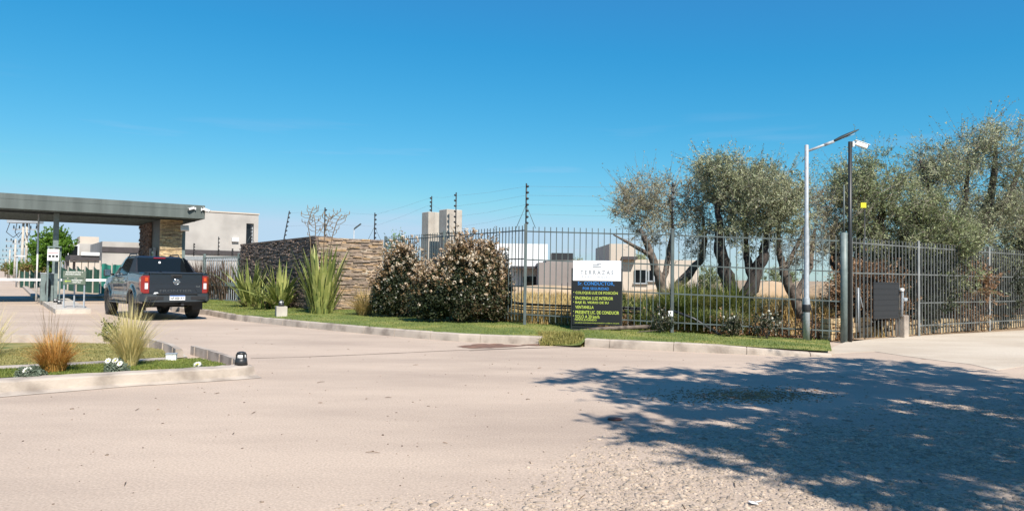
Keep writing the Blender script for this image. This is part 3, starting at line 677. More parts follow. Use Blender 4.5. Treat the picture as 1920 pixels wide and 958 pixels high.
# ---- railings
def rail_run(t, A_, B_, h, rails, step=.145, bar=.018, z0=0, z1=0, railr=.03):
    d = B_ - A_; n = max(1, round(d.length / step)); mb = MB()
    for i in range(1, n):
        p = A_ + d * (i / n); z = z0 + (z1 - z0) * i / n
        mb.box((p.x, p.y, z + h / 2 + .04), (bar, bar, h - .08), rz=math.atan2(d.y, d.x))
    a = math.atan2(d.y, d.x); tl = math.atan2(z1 - z0, d.length)
    for k in rails:
        c = (A_ + B_) / 2; mb.box((c.x, c.y, (z0 + z1) / 2 + h * k), (d.length, .014, railr), rot=Euler((0, -tl, a)))
    return mb.build('railing_panel', M['fence'], t)
def fence(label, pts, h=2.45, skip=(), step=.145, mats='fence', posts=(.07,), top=None, mt=None, rails=(.95, .66, .38, .10), postup=0.06):
    o = pts[0]; t = thing('steel_fence', label, 'fence', (o[0], o[1], 0))
    for i, (x, y, z) in enumerate(pts):
        if i in skip: continue
        mb = MB(); mb.box((x - o[0], y - o[1], z + (h + postup) / 2 - .02), (.075, .075, h + postup), bev=.006, seg=1); mb.build('post', mt or M['fence'], t)
    for a, b in zip(pts[:-1], pts[1:]):
        A_ = Vector((a[0] - o[0], a[1] - o[1], 0)); B_ = Vector((b[0] - o[0], b[1] - o[1], 0))
        rail_run(t, A_, B_, h, rails, step, z0=a[2], z1=b[2])
    return t
W1 = (wl.x + ND.x * RW + .06, wl.y + ND.y * RW + .2, soil(-4.3))
m_ = ((W1[0] + F1.x) / 2, (W1[1] + F1.y) / 2, soil(-2))
fence('dark green railing from the stone wall back past the concrete pillars', [W1, m_, (F1.x, F1.y, soil(F1.x))], 2.45)
fence('dark green railing behind the notice board, facing the road', [(F1.x + .04, F1.y - .02, soil(F1.x)), (F2.x, F2.y, soil(F2.x)), (F3.x - .02, F3.y, soil(F3.x))], 2.42, skip=(0, 2))
# right-hand fence along the pavement with its low stone wall and gate
q0 = Vector((F3.x + .04, F3.y + .05, 0)); M['fence_lit'] = mat('sunlit fence steel', (0.155, 0.165, 0.16), (0.09, 0.095, 0.09), rough=.6, scale=5)  # paler copy of the fence steel, brightness of sunlit bars put into the colour
pr_ = G(1712, 628, .0)
r1 = q0 + (pr_ - q0).normalized() * 3.3
q1 = q0 + ND * 3.45; q2 = q0 + ND * 7.6; q3 = q0 + ND * 11.8; q4 = q0 + ND * 16
M['fence_post'] = mat('grey fence post', (.26, .275, .275), (.18, .19, .19), rough=.6)
t = thing('steel_fence', 'grey railing running right along the pavement on a low stone wall', 'fence', q0)
for q_ in (q1, q2, q3, q4):
    mb = MB(); mb.box((q_.x - q0.x, q_.y - q0.y, 1.24), (.055, .055, 2.45), bev=.006, seg=1); mb.build('post', M['fence_post'], t)
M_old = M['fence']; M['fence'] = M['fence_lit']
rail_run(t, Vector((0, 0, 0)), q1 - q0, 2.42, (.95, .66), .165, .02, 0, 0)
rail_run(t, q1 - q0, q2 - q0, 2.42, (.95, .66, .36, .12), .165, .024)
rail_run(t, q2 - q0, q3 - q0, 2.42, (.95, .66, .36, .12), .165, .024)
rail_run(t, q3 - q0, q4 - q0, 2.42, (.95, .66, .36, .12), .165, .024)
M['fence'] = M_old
mb = MB(); stonewall(mb, Vector((0, 0, 0)), Vector((1, 0, 0)), 2.0, .52, Vector((0, -1, 0)), .10, .2, .2, .5, .16); stonewall(mb, Vector((2.75, 0, 0)), Vector((1, 0, 0)), 13.2, .40, Vector((0, -1, 0)), .08, .18, .15, .45, .16)
lw = mb.build('low_stone_wall', M['ledgeyel'], None, q0 + HD * .55, ca); tag(lw, 'low rough yellow stone wall behind the pavement railing', 'wall')
mb = MB(); mb.box((0, 0, .95), (1.15, .03, .88), bev=.004, seg=1)
for k in range(7): mb.box((0, -.017, .58 + k * .13), (1.13, .01, .012))
o = mb.build('sheet_panel', M['black'], None, q0 + ND * 1.75 - HD * .04, ca); tag(o, 'dark ribbed metal sheet fixed inside the pavement railing', 'panel')
mb = MB(); mb.box((0, 0, .28), (.22, .22, .6), bev=.02); o = mb.build('concrete_stub', M['kerb'], None, q0 + ND * 2.62 + HD * .0, ca); tag(o, 'short concrete stub at the foot of the pavement railing', 'stub')
mb = MB(); mb.tube([(0, 0, .2), (0, 0, 1.25)], .022); mb.tube([(0, 0, 1.25), (.18, 0, .8), (.4, -.02, .55), (.62, -.02, .42)], .012, 6); o = mb.build('hose_post', M['galv'], None, q0 + ND * .95 + HD * .2, ca); tag(o, 'thin pale stake with a sagging hose behind the railing', 'stake')
t = thing('water_meter', 'white and silver valve cluster on the railing beside the dark sheet', 'valve', q0 + ND * 2.5 - HD * .05 + Vector((0, 0, 1.05)), ca)
mb = MB(); mb.tube([(0, 0, .2), (.02, 0, .05), (-.02, 0, -.5)], .035); mb.build('pipe', M['galv'], t)
mb = MB(); mb.box((.08, -.02, -.08), (.16, .1, .09), bev=.03); mb.build('valve_body', M['galv'], t)
mb = MB(); mb.box((-.04, -.02, .16), (.12, .08, .08), bev=.03); mb.build('cap', M['white'], t)
# corner post (tall, thick) with thin mast
cp_ = thing('fence_corner_post', 'thick green corner post where the two railings meet, mast on top', 'post', (F3.x, F3.y - .02, 0))
mb = MB(); mb.lathe([(.075, 0), (.075, 2.5), (.0, 2.52)], seg=16); mb.build('shaft', M['steel_green'], cp_)
mb = MB(); mb.tube([(0, 0, 2.4), (0, 0, 3.6)], .02, 6); mb.build('mast', M['fence'], cp_)

# ---- electric fence masts and wires
def emast(label, loc, h, nins, stays=False, lean=0.0, side=1):
    t = thing('electric_fence_mast', label, 'mast', loc, 0, 'electric fence masts')
    top = Vector((lean * h, 0, h)); mb = MB(); mb.tube([(0, 0, 0), top], .02, 6); mb.build('shaft', M['blacksat'], t)
    for k in range(nins):
        mb = MB(); c = top * ((k + .5) / nins); mb.lathe([(.018, -.03), (.042, -.012), (.042, .012), (.018, .03)], Matrix.Translation(c + Vector((.025 * side, 0, 0))), 8); mb.build('insulator', M['black'], t)
    if stays:
        for sx_ in (-1, 1):
            mb = MB(); mb.tube([top * .5, Vector((sx_ * .24, 0, -.05))], .007, 5); mb.build('stay', M['fence'], t)
    return t
masts = []
def em(label, px, py0, py1, Y, n, stays=False, lean=0., side=1):
    a = P(px, py0, Y); b = P(px, py1, Y); emast(label, a, b.z - a.z, n, stays, lean, side); masts.append((a, b.z - a.z, lean)); return a
def wallp(u, v, z): q = wl + ND * u + HD * v; return Vector((q.x, q.y, z))
wt = wz - .06 + WH
def on(label, p, h, n, stays=False, lean=0., side=1):
    emast(label, p, h, n, stays, lean, side); masts.append((p, h, lean))
on('black mast at the far left end of the dark stone wall top', wallp(.25, 8.7, wt), .85, 6, True)
on('leaning black mast rising from the middle of the dark stone wall', wallp(.25, 4.3, wt), 1.15, 7, False, .17)
on('black mast at the front corner of the stone wall behind dry stalks', wallp(.35, .35, wt), 1.0, 6, True)
on('black mast at the right end of the stone wall by the railing', wallp(2.1, .3, wt), .93, 6, True)
em('black mast with four insulators above the left concrete pillar', 809, 398, 368, 24.0, 4, side=-1)
em('tall black mast in front of the right concrete pillar', 854, 452, 361, 21.9, 9, side=-1)
em('tall black mast with stays on the railing post right of the hedge', 986, 424, 344, 17.9, 7, True)
em('tall black mast on the railing post before the olive trees', 1260, 428, 342, 17.05, 7)
M['wire'] = plain('thin wire', (.25, .27, .28), .5, .3)
for (a, b, lab) in ((2, 3, 'thin wires stretched over the stone wall'), (3, 4, 'thin wires from the stone wall to the left pillar'), (4, 5, 'thin wires between the two concrete pillars'), (5, 6, 'thin wires from the right pillar to the railing post'), (6, 7, 'thin wires over the railing before the olive trees'), (1, 2, 'thin wires between the leaning mast and the wall corner')):
    (p, h1, l1), (q, h2, l2) = masts[a], masts[b]; mb = MB()
    for f in (.93, .72, .5, .28) if a > 4 else (.93, .5):
        A_ = p + Vector((l1 * h1 * f, 0, h1 * f)); B_ = q + Vector((l2 * h2 * f, 0, h2 * f)); mb.tube([A_, (A_ + B_) / 2 - Vector((0, 0, .03)), B_], .0022, 3, False)
    o = mb.build('electric_fence_wire', M['wire']); tag(o, lab, 'wire', 'electric fence wires')
# masts of the gate fence further back
for i, (px, y0, y1, lab) in enumerate(((409, 480, 444, 'small black mast above the gate, right of the pickup'), (363, 480, 456, 'small black mast just above the pickup roof'), (435, 480, 466, 'short stubby mast left of the stone wall end'))):
    em(lab, px, y0, y1, 34, 5)

# ---- sliding gate beside the pickup
g0, g1 = gateL + Vector((0, 0, .16)), gateR + Vector((0, 0, .16)); dv = g1 - g0
gt_ = thing('sliding_gate', 'low grey-green barred gate between the pickup and the stone wall', 'gate', g0, math.atan2(dv.y, dv.x))
gl = dv.length; mb = MB(); n = 16
for i in range(n + 1): mb.box((gl * i / n, 0, 1.0), (.022, .022, 1.95))
mb.build('bars', M['galv'], gt_)
mb = MB(); mb.box((gl / 2, -.03, .75), (gl, .06, .17)); mb.build('cross_beam', M['steel_green'], gt_)
mb = MB(); mb.box((gl / 2, 0, .04), (gl, .07, .08)); mb.build('bottom_rail', M['steel_green'], gt_)
mb = MB(); mb.box((gl / 2, 0, 1.93), (gl, .04, .05)); mb.build('top_rail', M['steel_green'], gt_)
for x in (0, gl): mb = MB(); mb.box((x, 0, 1.05), (.09, .09, 2.1)); mb.build('post', M['steel_green'], gt_)
pg = thing('pergola_roof', 'thin grey pergola roof behind the gate before the tall house', 'shelter', P(346, 484, 40), 0)
a_, b_ = P(346, 484, 40), P(450, 489, 40); mb = MB(); mb.box(((b_ - a_).x / 2, 1.5, 0), ((b_ - a_).x, 3.0, .22)); mb.build('roof', M['galv'], pg)
for f in (.02, .35, .68, .97): mb = MB(); mb.box(((b_ - a_).x * f, .1, -1.2), (.12, .12, 2.3)); mb.build('post', M['steel_dark'], pg)

# ---- notice board in front of the railing
M['board_black'] = plain('black board', (.010, .011, .013), .45); M['board_white'] = plain('white board', (.74, .75, .80), .45)
M['t_grey'] = plain('grey lettering', (.16, .17, .18), .6); M['t_lgrey'] = plain('light grey lettering', (.42, .43, .45), .6)
M['t_blue'] = plain('blue lettering', (.03, .22, .62), .5); M['t_lime'] = plain('lime lettering', (.55, .66, .10), .5)
bl = P(1073, 612, 17.22); bt = P(1163, 488, 17.05); bw = 1.135; U = bw / 422.0
zb = P(1118, 600, 17.1).z; sb = thing('notice_board', 'tall black and white notice board for drivers fixed before the railing', 'sign', (bl.x, 17.18, 0), R(-9))
ztop = P(1073, 488.2, 17.18).z
def bx_(x): return (x - 213) * U
def bz_(y): return ztop - (y - 232) * U
mb = MB(); mb.box((bx_(424), 0, (bz_(232) + bz_(411)) / 2), (bw, .03, bz_(232) - bz_(411)), bev=.003, seg=1); mb.build('white_panel', M['board_white'], sb)
mb = MB(); mb.box((bx_(424), 0, (bz_(411.5) + bz_(800)) / 2), (bw, .03, bz_(411.5) - bz_(800)), bev=.003, seg=1); mb.build('black_panel', M['board_black'], sb)
mb = MB()
for x in (205, 640): mb.box((bx_(x), .03, (bz_(300) + .12) / 2), (.035, .035, bz_(300) - .12))
mb.box((bx_(424), .03, bz_(815)), (bw, .03, .04)); mb.box((bx_(424), .03, bz_(838)), (bw, .03, .03)); mb.box((bx_(424), .04, bz_(860)), (bw * .9, .05, .06)); mb.build('frame', M['blacksat'], sb)
def lines(name, mt, items, bold=.012):
    for s_, x0, x1, y0, y1 in items: 
        mb = MB(); b = addtext(s_, bx_(x0), bx_(x1), bz_(y1), bz_(y0), bold); mb.add(b, Matrix.Translation((0, -.0165, 0))); b.free()
        mb.build(name, mt, sb, fix=False)
mb = MB()
for x0, x1, y0, y1 in ((425, 460, 260, 266), (388, 440, 270, 276), (388, 459, 286, 292)): mb.box((bx_((x0 + x1) / 2), -.0165, bz_((y0 + y1) / 2)), ((x1 - x0) * U, .003, (y1 - y0) * U))
mb.build('logo', M['t_grey'], sb)
lines('lettering', M['t_grey'], [('T E R R A Z A S', 280, 568, 318, 355)], 0.0)
lines('lettering', M['t_lgrey'], [('P A R K  -  M A I P Ú', 292, 545, 360, 388)], 0)
lines('lettering', M['t_blue'], [('Sr. CONDUCTOR,', 257, 576, 418, 454), ('POR SEGURIDAD', 302, 530, 467, 490)], .006)
lines('lettering', M['t_lime'], [('COLOQUE LUZ DE POSICIÓN', 238, 607, 499, 532), ('ENCIENDA LUZ INTERIOR', 238, 567, 550, 577), ('BAJE EL VIDRIO DE SU', 238, 528, 591, 618), ('VENTANILLA', 238, 398, 630, 656), ('PRESENTE LIC. DE CONDUCIR', 238, 620, 674, 702), ('SOLO A 20 km/h', 238, 450, 711, 741), ('NIÑOS JUGANDO', 235, 425, 742, 767), ('LOS NIÑOS DE MI BARRIO ESTÁN JUGANDO Y USTED AL VOLANTE', 235, 622, 775, 786)], .004)
mb = MB()
for y in (512, 555, 598, 680, 720): mb.box((bx_(222), -.0165, bz_(y)), (.015, .003, .015))
mb.build('bullet_marks', M['t_lime'], sb)

# ---- street lamp, camera pole, yellow sign
lp = G(1512, 638, .05); t = thing('street_lamp', 'tall silver street lamp with an angled dark LED head', 'street lamp', lp, 0)
Yl = lp.y; zt = P(1513.5, 271, Yl).z - .05; zs1 = P(1512, 430, Yl).z - .05; zs2 = P(1512, 560, Yl).z - .05
mb = MB(); mb.lathe([(.075, 0), (.072, zs2), (.066, zs2 + .02), (.058, zs2 + .04), (.056, zs1), (.046, zs1 + .04), (.044, zt - .02), (.0, zt)], seg=20); mb.build('pole', M['galv'], t)
mb = MB(); mb.lathe([(.078, zs2 - .3), (.082, zs2 - .29), (.082, zs2 - .14), (.078, zs2 - .13)], seg=20); mb.build('tape_band', M['black'], t)
aa = P(1513.5, 284, Yl) - lp; bb_ = P(1562, 266, Yl) - lp; dr = (bb_ - aa).normalized()
mb = MB(); mb.tube([aa - dr * .03, bb_], .03, 10); mb.tube([bb_ - dr * .22, bb_ + dr * .02], .036, 10); mb.build('arm', M['galv'], t)
hd = thing('lamp_head', None, None); 
tip_ = P(1610, 243.5, Yl) - lp; hl = (tip_ - bb_).length; mb = MB()
prf = [(0, .035, .05), (.1, .06, .06), (.3, .12, .075), (.55, .14, .07), (.8, .11, .05), (1.0, .03, .02)]
rings = []
sd = Vector((0, 1, 0)); upv = dr.cross(sd).normalized() * -1
if upv.z < 0: upv = -upv
for f, hw, th in prf:
    c = bb_ + (tip_ - bb_) * f; ring = []
    for k in range(12):
        a = 2 * math.pi * k / 12; ring.append(mb.bm.verts.new(c + sd * hw * math.cos(a) + upv * (th * (.6 if math.sin(a) > 0 else .4) * math.sin(a))))
    rings.append(ring)
for a, b in zip(rings[:-1], rings[1:]):
    for k in range(12): f = mb.bm.faces.new((a[k], a[(k + 1) % 12], b[(k + 1) % 12], b[k])); f.smooth = True
mb.bm.faces.new(rings[0]); mb.bm.faces.new(rings[-1])
bpy.data.objects.remove(hd); mb.build('lamp_head', M['steel_dark'], t)
c = (bb_ + tip_) / 2 - upv * .032; mb = MB(); mb.box(c, (hl * .5, .16, .012), rot=Euler((0, -math.atan2(dr.z, dr.x), 0))); mb.build('lens', M['galv'], t)
mb = MB(); mb.tube([(.1, -.0, 0.0), (.14, .03, .3), (.13, 0, .6), (.07, 0, .9)], .014, 6); mb.build('cable', M['black'], t)
cpz = Vector((7.72, 16.45, 0)); kk = P(1594, 640, 16.4); t = thing('camera_pole', 'slender black pole behind the corner post carrying a white camera', 'pole', (kk.x, 16.4, 0))
zt = P(1595, 266, 16.4).z; mb = MB(); mb.tube([(0, 0, 0), (0, 0, zt)], .042, 12); mb.build('shaft', M['blacksat'], t)
seccam('security_camera', 'white bullet camera on top of the slender black pole', Vector((kk.x + .06, 16.4, zt - .06)), 0, .82, -18)
ym = P(1619, 385, 17.3); t = thing('warning_sign', 'small yellow warning sign on a thin mast before the dark trees', 'sign', (ym.x, 17.3, 0), 0)
M['yellow'] = plain('yellow sign paint', (.70, .64, .03), .5)
mb = MB(); mb.tube([(.04, .02, 0), (.04, .02, ym.z + .05)], .012, 6); mb.build('mast', M['blacksat'], t)
mb = MB(); mb.box((0, 0, ym.z), (.13, .01, .12)); mb.build('plate', M['yellow'], t)
mb = MB(); mb.box((0, -.007, ym.z + .03), (.09, .002, .012)); mb.box((0, -.007, ym.z - .0), (.09, .002, .01)); mb.box((0, -.007, ym.z - .03), (.08, .002, .008)); mb.build('lettering', plain('ochre print', (.55, .42, .02), .6), t)
w_ = P(1257, 588, 16.95); mb = MB(); mb.box((0, 0, 0), (.11, .05, .13), bev=.01); o = mb.build('junction_box', M['white'], None, w_); tag(o, 'small white junction box on the green fence post', 'box')
# cables and pipe along the fence foot
mb = MB()
for k, (dy, dz) in enumerate(((0, 0), (.02, .05), (-.02, .09), (.03, -.04))):
    pts_ = []
    for px, py in ((880, 566), (930, 570), (985, 577), (1040, 579), (1090, 580), (1150, 580), (1200, 582)):
        Y = float(np.interp(px, [880, 985, 1260], [20.4, 18.25, 17.4])); q = P(px, py + 2 * math.sin(k + px * .01), Y); pts_.append(q + Vector((0, dy, dz)))
    mb.tube(pts_, .018, 6)
o = mb.build('cable_bundle', M['black']); tag(o, 'bundle of black cables sagging behind the railing', 'cables')
mb = MB(); mb.tube([P(1262, 583, 17.3), P(1300, 597, 17.2), P(1352, 629, 17.0)], .035, 8); o = mb.build('fallen_pipe', M['blacksat']); tag(o, 'dark pipe slanting to the ground behind the railing', 'pipe')
mb = MB(); mb.tube([P(1075, 622, 17.0), P(1130, 616, 17.0), P(1220, 612, 17.0)], .045, 8); o = mb.build('ground_pipe', M['barklight']); tag(o, 'brownish pipe lying under the notice board', 'pipe')
mb = MB(); mb.tube([P(1165, 636, 16.3), P(1200, 622, 16.6), P(1240, 618, 16.8)], .012, 6); o = mb.build('thin_branch', M['barklight']); tag(o, 'thin bare stick lying on the lawn edge by the board', 'stick')
# cube light on the lawn in front of the wall; box on the foreground island
p = G(527, 591.5, .2); p.z = lawn_at(p.x, p.y)
mb = MB(); mb.box((0, 0, .13), (.30, .30, .30), bev=.01); o = mb.build('concrete_block', M['concrete'], None, p, .45); tag(o, 'square concrete block on the lawn under a garden light', 'block')
capolight('garden_light', 'black garden light standing on the concrete block', p + Vector((0, 0, .28)), 1.0)
p = G(321, 676, .12); t = thing('ground_box', 'small white box lying on the foreground island turf', 'box', p, .3)
mb = MB(); mb.box((0, 0, .05), (.14, .10, .09), bev=.006, seg=1); mb.build('body', M['white'], t)
mb = MB(); mb.box((0, 0, .10), (.155, .115, .018), bev=.004, seg=1); mb.build('lid', M['galv'], t)
p = G(1153, 785.5, .006); mb = MB(); mb.lathe([(.075, 0), (.07, .008), (0.001, .01)], seg=20); o = mb.build('valve_cover', plain('rusty cover', (.16, .06, .04), .8), None, p); tag(o, 'small rusty round cover set in the road', 'cover')
p = G(905 / 2 + 960, 600 + 683 / 2, .02); mb = MB(); mb.box((0, 0, .0), (.06, .03, .004), rot=Euler((.2, .25, .4))); mb.box((.035, .012, .004), (.04, .03, .003), rot=Euler((-.3, -.2, .1)))
o = mb.build('paper_scrap', M['white'], None, p); tag(o, 'white scrap of paper on the gravel', 'litter')

# ---- houses
def house(label, loc, rz, name='house'): return thing(name, label, 'house', loc, rz)
M['render_dark'] = mat('dark band', (.06, .05, .055), (.045, .04, .04), rough=.8)
M['housewhite'] = mat('white render', (.74, .74, .74), (.66, .66, .67), rough=.9, scale=.4)
M['housebeige'] = mat('beige render', (.52, .45, .38), (.45, .39, .33), rough=.9, scale=.5)
M['housegrey'] = mat('taupe render', (.27, .235, .22), (.22, .19, .18), rough=.9, scale=.5)
# tall unfinished cement house behind the gate
Y0 = 52; tl = P(330, 390, Y0); tr = P(485, 403, Y0 + 7); base = P(485, 403, Y0 + 6.5)
rt = base; hz = rt.z; hA = house('tall bare cement house with one narrow dark window slot', (rt.x, rt.y, 0), ca)
Wd = 9.5
def U_(px, py, o):                                   # where the sight line of a pixel meets the house front (local x, z)
    d = ray(px, py); n = -HD; t = ((o - Vector((0, 0, CAMZ))).dot(n)) / d.dot(n); q = Vector((0, 0, CAMZ)) + d * t - o
    return q.dot(ND), q.z
oA = Vector((rt.x, rt.y, 0))
xl, _ = U_(300, 450, oA); zb_ = U_(420, 470, oA)[1]; zb2 = U_(420, 478, oA)[1]; wx0, wz1 = U_(462, 419, oA); wx1, wz0 = U_(475, 466, oA)
mb = MB(); D_ = 9.0; t_ = .35
mb.box(((xl + wx0) / 2, D_ / 2, hz / 2), (wx0 - xl, D_, hz)); mb.box(((wx1) / 2, D_ / 2, hz / 2), (-wx1, D_ - .004, hz - .002))
mb.box(((wx0 + wx1) / 2, D_ / 2, (hz + wz1) / 2), (wx1 - wx0, D_ - .01, hz - wz1 - .01)); mb.box(((wx0 + wx1) / 2, D_ / 2, wz0 / 2), (wx1 - wx0, D_ - .01, wz0))
mb.build('wall', M['render'], hA)
w1 = MB(); w1.box(((wx0 + wx1) / 2, .4, (wz0 + wz1) / 2), (wx1 - wx0, .05, wz1 - wz0)); wd = w1.build('window', M['glass'], hA)
mb = MB(); mb.box(((wx0 + wx1) / 2 + .25, .3, (wz0 + wz1) / 2), (.08, .1, wz1 - wz0)); mb.build('frame', M['galv'], wd)
mb = MB(); mb.box((xl / 2, D_ / 2, hz + .05), (-xl + .12, D_ + .12, .1)); mb.build('parapet_cap', M['housebeige'] if 'housebeige' in M else M['concrete'], hA)
mb = MB(); mb.box(((xl) / 2, -.03, (zb_ + zb2) / 2), (-xl, .12, abs(zb_ - zb2))); mb.build('band', M['render_dark'], hA)
mb = MB(); mb.box((xl * .25, -.12, zb_ + .9), (.5, .2, .3)); mb.build('lamp', M['white'], hA)
# low grey house left of the canopy pier
oB = P(192, 452.5, 58); oB = Vector((oB.x, oB.y, 0)); hzB = P(192, 452.5, 58).z
hB = house('low cement house with a dark band under its parapet, behind the pickup', oB, ca)
zc0, zc1 = U_(230, 470.5, oB)[1], U_(230, 466.5, oB)[1]
mb = MB(); mb.box((5, 5, hzB / 2), (10, 10, hzB)); mb.build('wall', M['render'], hB)
mb = MB(); mb.box((5, -.03, (zc0 + zc1) / 2), (10, .1, .42)); mb.build('band', M['render_dark'], hB)
xx, zz = U_(238, 480, oB); mb = MB(); mb.box((xx + 1.4, .02, zz - .9), (2.2, .1, 1.9)); mb.build('window', M['glass'], hB)
mb = MB(); mb.box((-.02, 2.4, hzB * .62), (.1, 1.0, .9)); mb.build('window', M['glass'], hB)
# taller house behind with a roof box
oC = P(132, 456, 70); hC = house('pale two-storey house with a roof box behind the round green tree', (oC.x, oC.y, 0), ca)
mb = MB(); mb.box((4.5, 5, oC.z / 2), (9, 10, oC.z)); mb.build('wall', M['render'], hC)
o1 = Vector((oC.x, oC.y, 0)); x0_, z0_ = U_(150, 443, o1); x1_, _ = U_(186, 443, o1)
mb = MB(); mb.box(((x0_ + x1_) / 2, 2, (oC.z + z0_) / 2), (x1_ - x0_, 3.6, z0_ - oC.z)); mb.build('roof_box', M['housebeige'], hC)
xa, za = U_(137, 471, o1); mb = MB(); mb.box((xa, 0, za), (1.0, .12, 1.3)); wf = mb.build('window', M['white'], hC); mb = MB(); mb.box((xa, -.03, za), (.75, .12, 1.05)); mb.build('pane', M['glass'], wf)
# carport
oD = P(131, 484, 50); cpt = thing('carport', 'flat-roofed carport with pale pillars and a white fascia', 'carport', (oD.x, oD.y, 0), ca)
o1 = Vector((oD.x, oD.y, 0)); xe, ze = U_(186, 484, o1); xm, _ = U_(152, 482, o1)
mb = MB(); mb.box((xe / 2, 2.5, ze), (xe, 5, .35)); mb.build('roof', M['render_dark'], cpt)
mb = MB(); mb.box(((xm + xe) / 2, -.05, ze + .28), (xe - xm, .12, .22)); mb.build('fascia', M['white'], cpt)
for f in (.05, .3, .52, .75, .97): mb = MB(); mb.box((xe * f, .3, ze / 2 - .1), (.35 if f > .1 else .2, .3, ze - .15)); mb.build('pillar', M['housebeige'], cpt)
mb = MB(); mb.box((xe / 2, 4.8, ze / 2 - .1), (xe, .2, ze - .2)); mb.build('wall', M['housegrey'], cpt)
# green shade-net fences
M['net_green'] = mat('green shade net', (.022, .085, .06), (.012, .045, .035), rough=.9, scale=1.2, detail=8); M['net_teal'] = mat('teal shade net', (.02, .21, .155), (.015, .15, .115), rough=.85, scale=1.4, detail=8)
def netf(label, a, b, h, mt, n, wob=.1, hs=None):
    t = thing('net_fence', label, 'net fence', a); d = b - a; mb = MB(); g = []
    for i in range(n * 6 + 1):
        f = i / (n * 6); p = d * f; hh = h * (1 - .16 * abs(math.sin(f * n * math.pi)) ** .5 * wob * 6 + 0) + .1 * noise.noise(Vector((i * .3, 0, 0)))
        o_ = Vector((d.y, -d.x, 0)).normalized() * .07 * math.sin(i * 1.3); g.append([mb.bm.verts.new(p + o_ * k + Vector((0, 0, hh * k + .03))) for k in (0, .33, .66, 1)])
    for x, y in zip(g[:-1], g[1:]):
        for k in range(3): mb.bm.faces.new((x[k], y[k], y[k + 1], x[k + 1]))
    mb.build('net', mt, t, fix=False)
    for i in range(n + 1):
        p = d * (i / n); mb = MB(); mb.box((p.x, p.y - .12, h * .52), (.06, .06, h * 1.04)); mb.build('stake', M['concrete'], t)
    return t
def gxy(px, Y): q = P(px, 520, Y); return Vector((q.x, q.y, 0))
netf('dark green shade net on stakes behind the lane sign', gxy(114, 42), gxy(192, 43), 1.62, M['net_green'], 5)
netf('bright teal shade net nearest the pickup front', gxy(190, 41), gxy(232, 42.5), 1.8, M['net_teal'], 2, .02)
netf('far green shade net with pale stakes beyond the barrier boom', gxy(38, 58), gxy(88, 56), 1.35, M['net_green'], 5)
mb = MB(); a, b = gxy(102, 47), gxy(118, 47.2); mb.box(((b - a).x / 2, 0, 1.0), ((b - a).x, .2, 2.0)); o = mb.build('yard_wall', mat('pale yellow wall', (.52, .50, .40), (.45, .43, .34)), None, a); tag(o, 'short pale yellow wall beside the card reader frame', 'wall')
# right of centre, beyond the dry field
oW = P(930, 452, 62); t = house('plain white box house beyond the dry field', (oW.x, oW.y, 0), 0); e = P(1027, 458, 62)
wx = e.x - oW.x; mb = MB(); mb.box((wx / 2 - 1.5, 5, oW.z / 2 - .1), (wx + 3, 10, oW.z - .2)); mb.build('wall', M['housewhite'], t)
ax, az = P(985, 497, 60).x - oW.x, P(985, 501, 60).z
mb = MB(); mb.box((wx - 1.7, -1.2, az), (3.0, 2.4, .18)); mb.build('porch_roof', M['render_dark'], t)
mb = MB(); mb.box((wx - .9, -.02, .9), (2.4, .1, 1.1)); mb.build('window', M['glass'], t)
oG = P(1010, 492, 56); t = house('low taupe house with a black roof box left of the notice board', (oG.x, oG.y, 0), 0); e = P(1150, 486, 56); gx = e.x - oG.x; s0 = P(1022, 487, 56)
mb = MB(); mb.box((gx / 2, 4, oG.z / 2), (gx, 8, oG.z)); mb.build('wall', M['housegrey'], t)
mb = MB(); mb.box((gx / 2 + .3, 4, (oG.z + s0.z) / 2), (gx - .6, 7.4, s0.z - oG.z)); mb.build('parapet', M['housegrey'], t)
a, b = P(1035, 484, 58), P(1075, 482, 58); mb = MB(); mb.box(((a.x + b.x) / 2 - oG.x, 3, (a.z + b.z) / 2 + .1), (b.x - a.x, 1.5, .55)); mb.build('roof_box', M['black'], t)
oE = P(1143, 457, 48); t = house('beige house with dark openings behind the first olive tree', (oE.x, oE.y, 0), 0); e = P(1192, 456, 48); e2 = P(1310, 488, 48)
mb = MB(); mb.box(((e.x - oE.x) / 2, 4, oE.z / 2), (e.x - oE.x, 8, oE.z)); mb.box(((e2.x + e.x) / 2 - oE.x, 3.5, e2.z / 2), (e2.x - e.x, 7, e2.z)); mb.build('wall', M['housebeige'], t)
for (xa, xb, ya, yb) in ((1190, 1211, 506, 530), (1216, 1236, 507, 526)):
    a, b = P(xa, ya, 48), P(xb, yb, 48); mb = MB(); mb.box(((a.x + b.x) / 2 - oE.x, -.02, (a.z + b.z) / 2), (b.x - a.x, .1, a.z - b.z)); wf = mb.build('window', M['glass'], t)
    mb = MB()
    for f in (0, .5, 1): mb.box((a.x + (b.x - a.x) * f - oE.x, -.07, (a.z + b.z) / 2), (.07, .06, a.z - b.z))
    mb.box(((a.x + b.x) / 2 - oE.x, -.1, b.z - .05), (b.x - a.x + .2, .16, .08)); mb.build('frame', M['galv'], wf)
a, b = P(1165, 484, 48), P(1192, 484, 48); mb = MB(); mb.box(((a.x + b.x) / 2 - oE.x, -.3, a.z), (b.x - a.x, .8, .2)); mb.build('canopy', M['render_dark'], t)
# earth bank beyond the field
def bankf(x, y, a, b): return (math.sin(math.pi * b) ** .6) * (.75 + .25 * noise.noise(Vector((x * .2, 0, 0)))) * min(1, a * 14, (1 - a) * 14)
M['bank'] = mat('bare earth bank', (.46, .34, .22), (.36, .26, .16), rough=1, scale=.9, detail=10, bump=.6, bscale=8)
relief('earth_bank', Vector((-3, 46, 0)), Vector((27, -1, 0)), Vector((0, 5, 0)), 90, 10, bankf, M['bank'])

